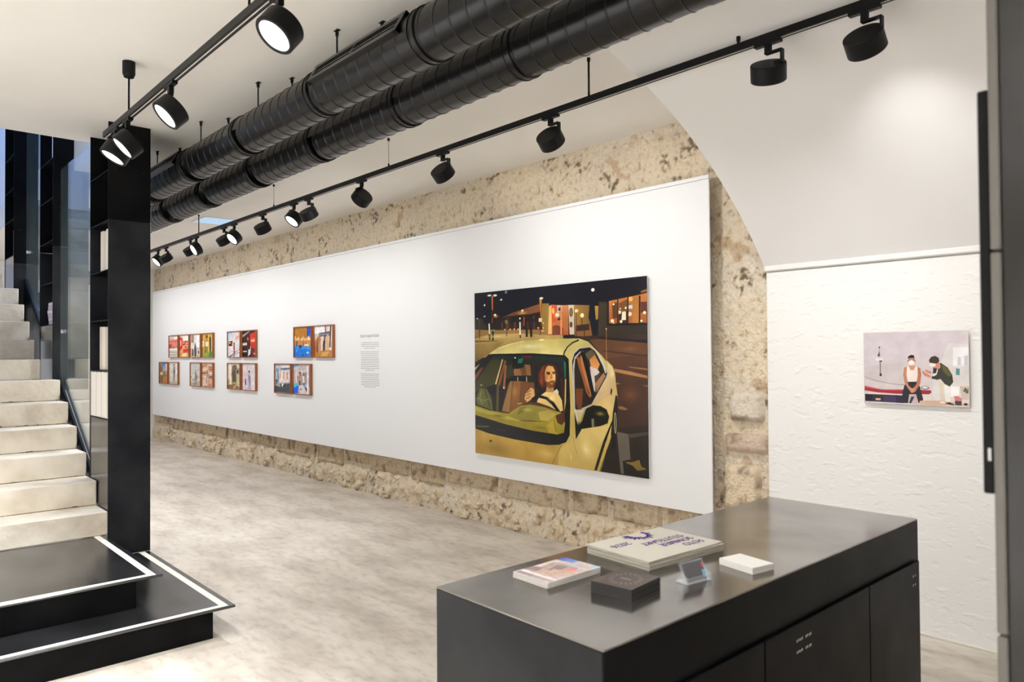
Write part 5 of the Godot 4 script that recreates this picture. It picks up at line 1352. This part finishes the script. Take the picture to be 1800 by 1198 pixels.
# ------------------------------------------------------------------ counter, near column
func build_counter() -> void:
	var x0 := -1.81
	var x1 := -1.15
	var z0 := 1.235
	var z1 := 3.222
	var t := thing("reception_counter", "long blackened steel reception counter with a polished top and hinged doors", "counter", Vector3((x0 + x1) / 2.0, 0, (z0 + z1) / 2.0))
	var o := -t.position
	part(t, "top", box(Vector3(x0, 0.894, z0) + o, Vector3(x1, 0.9, z1) + o, 0.0015), M.steel_top)
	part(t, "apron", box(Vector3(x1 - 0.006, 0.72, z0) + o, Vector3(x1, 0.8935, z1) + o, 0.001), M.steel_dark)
	part(t, "end_panel", box(Vector3(x0, 0.0, z1 - 0.006) + o, Vector3(x1 - 0.0065, 0.8935, z1) + o, 0.001), M.steel)
	part(t, "end_panel", box(Vector3(x0, 0.0, z0) + o, Vector3(x1 - 0.0065, 0.8935, z0 + 0.006) + o, 0.001), M.steel)
	part(t, "back_panel", box(Vector3(x0, 0.0, z0 + 0.0065) + o, Vector3(x0 + 0.006, 0.8935, z1 - 0.0065) + o, 0.001), M.steel)
	part(t, "carcass", box(Vector3(x0 + 0.01, 0.05, z0 + 0.01) + o, Vector3(x1 - 0.02, 0.88, z1 - 0.01) + o, 0.001), M.steel)
	var zs := [1.262, 1.758, 2.51, 3.21]
	for k in 3:
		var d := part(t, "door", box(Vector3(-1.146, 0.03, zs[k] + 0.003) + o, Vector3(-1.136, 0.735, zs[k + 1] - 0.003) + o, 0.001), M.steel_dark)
		# four small slots by each upper corner
		for c: float in ([zs[k] + 0.047] if k == 0 else [zs[k + 1] - 0.222, zs[k + 1] - 0.281]) if k < 2 else []:
			for dz: float in [0.0, 0.023]:
				for y: float in [0.684, 0.648]:
					part(d, "screw_slot", box(Vector3(-1.1362, y - 0.004, c - 0.0018 + dz) + o, Vector3(-1.1354, y + 0.004, c + 0.0018 + dz) + o, 0.0002), M.strip)
	# slots of the wide door lie near its middle
	var d2: Node = t.get_child(t.get_child_count() - 2)
	for c: float in [2.219, 2.277]:
		for dz: float in [0.0, 0.023]:
			for y: float in [0.685, 0.649]:
				part(d2, "screw_slot", box(Vector3(-1.1362, y - 0.004, c - 0.0018 + dz) + o, Vector3(-1.1354, y + 0.004, c + 0.0018 + dz) + o, 0.0002), M.strip)

func build_column() -> void:
	var z := EYE.z - 1.3
	var t := thing("steel_column", "grey steel-clad column close by, beyond the counter's doors", "column", Vector3(-0.1, 0, z))
	var top := vault_y(z - 0.3) - 0.02
	part(t, "cladding", box(Vector3(-0.226, 0.0, -0.3), Vector3(0.3, top, 0.0), 0.002), M.steel_clad)
	var y := 0.0
	for h: float in [0.62, 0.55, 0.58, 0.5, 0.52, 0.4]:
		var e := minf(y + h, top)
		if e > y + 0.02:
			part(t, "edge_trim", box(Vector3(-0.24, y + 0.002, -0.02), Vector3(-0.2265, e - 0.002, 0.006), 0.002), M.chrome_dull)
		y = e
	var p := thing("wall_panel", "slim black panel fixed to the edge of the grey steel column", "panel", Vector3(-0.35, 1.38, z - 0.03))
	part(p, "body", box(Vector3(-0.006, 0.0, -0.05), Vector3(0.009, 0.62, 0.03), 0.002), M.black)
	part(p, "fixing", box(Vector3(0.001, 0.05, 0.03), Vector3(0.006, 0.07, 0.032), 0.0005), M.chrome)

# ------------------------------------------------------------------ pictures
func build_prints() -> void:
	var t := thing("photograph_print", "large photograph print of a man at the wheel of a pale yellow car at night", "picture", Vector3(-4.362, 0.668, 0.121))
	part(t, "backing_board", box(Vector3(-0.995, 0.005, 0.0), Vector3(0.995, 1.49, 0.028), 0.001), M.white)
	var st := begin()
	uvquad(st, Vector3(-1.004, 0, 0.0305), Vector3(1.004, 0, 0.0305), Vector3(1.004, 1.497, 0.0305), Vector3(-1.004, 1.497, 0.0305))
	var im := print_mat(paint(1000, 750, CAR_PRINT, Vector2(1000, 750), 0.5, 0.12), 0.28, 0.45)
	part(t, "mount", box(Vector3(-1.0035, 0.0005, 0.026), Vector3(1.0035, 1.4965, 0.03), 0.0003), M.black)
	part(t, "print_sheet", done(st), im)
	var c := thing("photograph_print", "small unframed photograph print of a person in a white vest on a red couch", "picture", Vector3(-1.565, 1.291, 0.031))
	part(c, "mount", box(Vector3(-0.276, 0, 0.0), Vector3(0.276, 0.415, 0.0035), 0.0005), M.strip)
	part(c, "backing_board", box(Vector3(-0.27, 0.006, -0.002), Vector3(0.27, 0.409, 0.0), 0.0005), M.strip)
	c.position.z = 0.052
	part(c, "spacer", box(Vector3(-0.2, 0.05, -0.021), Vector3(0.2, 0.36, -0.002), 0.001), M.strip)
	st = begin()
	uvquad(st, Vector3(-0.276, 0, 0.004), Vector3(0.276, 0, 0.004), Vector3(0.276, 0.415, 0.004), Vector3(-0.276, 0.415, 0.004))
	part(c, "print_sheet", done(st), print_mat(paint(640, 480, CLINIC_PRINT, Vector2(1000, 750), 0.55, 0.05), 0.4, 0.35))
	# sixteen framed photographs: left edges and rows measured on the panel
	var spots := [[-14.152, 1], [-13.597, 1], [-13.042, 1], [-12.49, 1], [-11.392, 1], [-10.832, 1], [-9.13, 1], [-8.572, 1], [-14.708, 0], [-14.155, 0], [-13.043, 0], [-12.49, 0], [-11.393, 0], [-10.836, 0], [-9.717, 0], [-9.158, 0]]
	var what := ["a red brick facade", "red boxes stacked in a shop", "a dark figure in a pale hall", "a yellow and green hallway", "a figure on a white outdoor stair", "a dark red interior with lights", "a blue pool table before orange lights", "wooden beams under a white roof", "a street under blue sky", "a lone figure in grey before cream", "a thin figure in grey haze", "a figure in a shop aisle", "a brown cabin among trees", "a figure in pale blue before pink", "a grey backyard with a bright wall", "people on a veranda with a blue barrel"]
	var fw := 0.5
	var fh := 0.405
	var b := 0.012
	var frame := boxes([[Vector3(0, 0, 0), Vector3(b, fh, 0.035)], [Vector3(fw - b, 0, 0), Vector3(fw, fh, 0.035)], [Vector3(b, 0, 0), Vector3(fw - b, b, 0.035)], [Vector3(b, fh - b, 0), Vector3(fw - b, fh, 0.035)]], 0.001)
	var back := box(Vector3(b, b, 0.004), Vector3(fw - b, fh - b, 0.02), 0.0005)
	st = begin()
	uvquad(st, Vector3(b, b, 0.0205), Vector3(fw - b, b, 0.0205), Vector3(fw - b, fh - b, 0.0205), Vector3(b, fh - b, 0.0205))
	var sheet := done(st)
	for i in 16:
		var q: Array = spots[i]
		var f := thing("framed_photograph", "walnut framed photograph of %s on the white panel" % what[i], "picture", Vector3(q[0], 1.56 if q[1] == 1 else 1.078, 0.121), 0.0, "walnut framed photographs on the white panel")
		part(f, "frame", frame, M.walnut)
		part(f, "backing_board", back, M.paper)
		part(f, "print_sheet", sheet, print_mat(paint(200, 160, SMALL_PRINTS[i], Vector2(100, 100)), 0.5, 0.3))

func build_wall_text() -> void:
	var t := thing("wall_text", "grey lettering of title and three text paragraphs on the white panel", "lettering", Vector3(-7.284, 1.217, 0.1205))
	var tm := TextMesh.new()
	var font := SystemFont.new()
	font.font_names = PackedStringArray(["Droid Sans"])
	tm.font = font
	tm.text = "False Prophet Radio"
	tm.font_size = 64
	tm.pixel_size = 0.00072
	tm.depth = 0.0006
	part(t, "title", tm, M.ink, Vector3(0, 0.592, 0.0004))
	var y := 0.512
	for para: int in [4, 11, 8]:
		var st := begin()
		for l in para:
			var full := 0.4 if l < para - 1 else rng.randf_range(0.16, 0.28)
			var x := -full / 2.0 + rng.randf_range(0.0, 0.02)
			while x < full / 2.0 - 0.012:
				var w := minf(rng.randf_range(0.012, 0.05), full / 2.0 - x)
				cbox(st, Vector3(x, y, 0), Vector3(x + w, y + 0.005, 0.0005), 0.0001)
				x += w + 0.006
			y -= 0.0208
		y -= 0.022
		part(t, "paragraph", done(st), M.ink)

# ------------------------------------------------------------------ things on the counter
func build_counter_things() -> void:
	var top := 0.9005
	# newspapers
	for k in 5:
		var last := k == 4
		var t := thing("newspaper", "top newspaper of the pile, cover with purple lettering" if last else "newspaper in the pile under the one with purple lettering", "newspaper", Vector3(-1.592 + rng.randf_range(-0.003, 0.003), top + k * 0.0062, 2.434 + rng.randf_range(-0.003, 0.003)), deg_to_rad(-4.0 + rng.randf_range(-0.8, 0.8)), "newspapers piled on the counter")
		var kk := k
		var sheet := func(y: float) -> Callable:
			return func(i: int, j: int) -> Vector3:
				var u := float(i) / 10.0 - 0.5
				var v := float(j) / 12.0 - 0.5
				return Vector3(u * 0.287, y + 0.0012 * n_a.get_noise_2d(u * 3.0 + kk, v * 3.0), -v * 0.392)
		part(t, "cover", grid(10, 12, sheet.call(0.0058)), M.news)
		part(t, "inner_pages", box(Vector3(-0.142, 0.0, -0.195), Vector3(0.142, 0.0046, 0.195), 0.0012), M.news)
		if last:
			var font := SystemFont.new()
			font.font_names = PackedStringArray(["Droid Sans"])
			# letters read along +z with their tops towards +x
			var bs := Basis(Vector3(0, 0, 1), Vector3(1, 0, 0), Vector3(0, 1, 0))
			for w: Array in [["FOTO", 0.083, -0.158], ["SOMMER", 0.038, -0.158], ["STUTTGART", -0.007, -0.158], ["2026", -0.052, 0.07]]:
				var tm := TextMesh.new()
				tm.font = font
				tm.text = w[0]
				tm.font_size = 64
				tm.pixel_size = 0.00064
				tm.depth = 0.0003
				tm.horizontal_alignment = HORIZONTAL_ALIGNMENT_LEFT
				var o := part(t, "headline", tm, M.purple)
				o.transform = Transform3D(bs, Vector3(w[1], 0.0073, w[2]))
			# half sun emblem
			var st := begin()
			var c := Vector3(-0.115, 0.0073, -0.03)
			var n := 13
			for i in n:
				var a := PI * (-0.06 + 1.12 * i / (n - 1))
				var a0 := a - 0.13
				var a1 := a + 0.13
				var f := func(an: float, r: float) -> Vector3:
					return c + Vector3(sin(an) * r, 0, -cos(an) * r)
				tri(st, f.call(a0, 0.046), f.call(a, 0.076 if i % 2 else 0.066), f.call(a1, 0.046))
				quad(st, f.call(a0, 0.03 if i > 6 else 0.04), f.call(a0, 0.047), f.call(a1, 0.047), f.call(a1, 0.03 if i > 6 else 0.04))
			part(t, "sun_emblem", done(st), M.purple)
	# booklets
	var mag := [[0, [216, 200, 192], [200, 184, 180], 20, [0, 0, 100, 0, 100, 100, 0, 100]], [0, [230, 220, 212], [230, 220, 212], 0, [0, 84, 100, 84, 100, 88, 0, 88]], [0, [140, 128, 132], [180, 166, 164], 0, [4, 89, 96, 89, 96, 97, 4, 97]], [0, [168, 152, 144], [200, 168, 152], 40, [10, 30, 70, 20, 96, 50, 80, 80, 20, 82]], [0, [140, 122, 120], [140, 122, 120], 0, [30, 36, 52, 30, 60, 52, 40, 62]], [0, [144, 126, 122], [144, 126, 122], 0, [0, 62, 24, 58, 30, 76, 0, 82]], [0, [216, 135, 126], [216, 135, 126], 0, [62, 34, 80, 30, 82, 42, 66, 46]], [0, [208, 168, 152], [208, 168, 152], 0, [44, 52, 66, 48, 62, 66, 46, 68]], [0, [84, 104, 176], [140, 160, 204], 0, [0, 0, 44, 0, 40, 14, 0, 18]], [0, [168, 196, 216], [200, 212, 220], 0, [84, 0, 100, 0, 100, 20, 92, 14]], [0, [184, 180, 188], [200, 192, 188], 0, [40, 10, 84, 8, 78, 26, 44, 28]]]
	var magm := print_mat(paint(240, 340, mag, Vector2(100, 100)), 0.4, 0.4)
	for k in 3:
		var t := thing("booklet", "top booklet of the small pile with a portrait cover" if k == 2 else "booklet in the small pile under the one with a portrait cover", "booklet", Vector3(-1.636 + 0.001 * k, top + k * 0.0066, 2.882), deg_to_rad(-1.0 + 0.7 * k), "booklets piled on the counter")
		part(t, "pages", box(Vector3(-0.077, 0.0, -0.117), Vector3(0.078, 0.006, 0.117), 0.0008), M.paper)
		var st := begin()
		uvquad(st, Vector3(-0.078, 0.0064, 0.118), Vector3(0.079, 0.0064, 0.118), Vector3(0.079, 0.0064, -0.118), Vector3(-0.078, 0.0064, -0.118))
		part(t, "cover", done(st), magm)
	# dark cards
	var dk := thing("card_stack", "thick stack of dark cards with a pale ring emblem on the counter", "cards", Vector3(-1.395, top, 2.838), deg_to_rad(7.0))
	var stc := begin()
	for k in 11:
		var d := rng.randf_range(-0.0012, 0.0012)
		var e := rng.randf_range(-0.0012, 0.0012)
		cbox(stc, Vector3(-0.069 + d, k * 0.003, -0.08 + e), Vector3(0.069 + d, k * 0.003 + 0.0029, 0.08 + e), 0.0003)
	part(dk, "cards", done(stc), cover_mat(rgb8(52, 50, 49)))
	var ring_ops := [[0, [72, 64, 60], [86, 76, 70], 30, [0, 0, 100, 0, 100, 100, 0, 100]], [0, [106, 83, 72], [74, 64, 60], 0, [0, 60, 40, 90, 40, 100, 0, 100]]]
	for k in 20:
		var a := TAU * k / 20.0
		var ca := cos(a)
		var sa := sin(a)
		ring_ops.append([0, [138, 130, 124], [138, 130, 124], 0, [50 + 26 * ca - 1.2 * sa, 50 + 26 * sa + 1.2 * ca, 50 + 36 * ca - 1.6 * sa, 50 + 36 * sa + 1.6 * ca, 50 + 36 * ca + 1.6 * sa, 50 + 36 * sa - 1.6 * ca, 50 + 26 * ca + 1.2 * sa, 50 + 26 * sa - 1.2 * ca]])
	ring_ops.append([0, [154, 146, 140], [154, 146, 140], 0, [36, 48, 64, 48, 64, 52, 36, 52]])
	var std := begin()
	uvquad(std, Vector3(-0.069, 0.0333, 0.08), Vector3(0.069, 0.0333, 0.08), Vector3(0.069, 0.0333, -0.08), Vector3(-0.069, 0.0333, -0.08))
	part(dk, "top_card", done(std), print_mat(paint(256, 300, ring_ops, Vector2(100, 100)), 0.35, 0.4))
	# white cards
	var wc := thing("card_stack", "small stack of blank white cards on the counter", "cards", Vector3(-1.276, top, 2.37), deg_to_rad(-11.0))
	var stw := begin()
	for k in 9:
		var d := rng.randf_range(-0.001, 0.001)
		var e := rng.randf_range(-0.001, 0.001)
		cbox(stw, Vector3(-0.069 + d, k * 0.0023, -0.05 + e), Vector3(0.069 + d, k * 0.0023 + 0.0022, 0.05 + e), 0.0003)
	part(wc, "cards", done(stw), M.paper)
	# clear card holder with a dark card
	var h := thing("card_holder", "small clear acrylic card holder with a dark card on the counter", "card holder", Vector3(-1.305, top, 2.618), deg_to_rad(-8.0))
	var ac := mat(Color(0.95, 0.97, 1.0, 0.12), 0.05)
	ac.transparency = BaseMaterial3D.TRANSPARENCY_ALPHA
	part(h, "base", box(Vector3(-0.03, 0.0, -0.052), Vector3(0.02, 0.003, 0.052), 0.0008), ac)
	part(h, "front_lip", box(Vector3(0.017, 0.003, -0.052), Vector3(0.02, 0.02, 0.052), 0.0008), ac)
	var lean := Transform3D(Basis(Vector3(0, 0, 1), deg_to_rad(24.0)), Vector3(0.008, 0.003, 0))
	var sb := begin()
	cbox(sb, Vector3(-0.003, 0.0, -0.052), Vector3(0.0, 0.062, 0.052), 0.0008, lean)
	part(h, "back_plate", done(sb), ac)
	for s: float in [-1.0, 1.0]:
		part(h, "side_fin", prism([Vector3(-0.03, 0.003, s * 0.05), Vector3(0.02, 0.003, s * 0.05), Vector3(0.02, 0.02, s * 0.05), Vector3(-0.006, 0.03, s * 0.05)], Vector3(0, 0, 0.0025 * s)), ac)
	var sc := begin()
	cbox(sc, Vector3(0.0005, 0.0, -0.043), Vector3(0.0025, 0.056, 0.043), 0.0002, lean)
	part(h, "card", done(sc), cover_mat(rgb8(96, 94, 96)))
	var s2 := begin()
	cbox(s2, Vector3(0.0026, 0.006, -0.043), Vector3(0.003, 0.028, -0.031), 0.0001, lean)
	part(h, "blue_mark", done(s2), cover_mat(rgb8(120, 186, 206)))
	var s3 := begin()
	cbox(s3, Vector3(0.0026, 0.034, -0.043), Vector3(0.003, 0.05, -0.035), 0.0001, lean)
	part(h, "red_mark", done(s3), cover_mat(rgb8(206, 96, 96)))
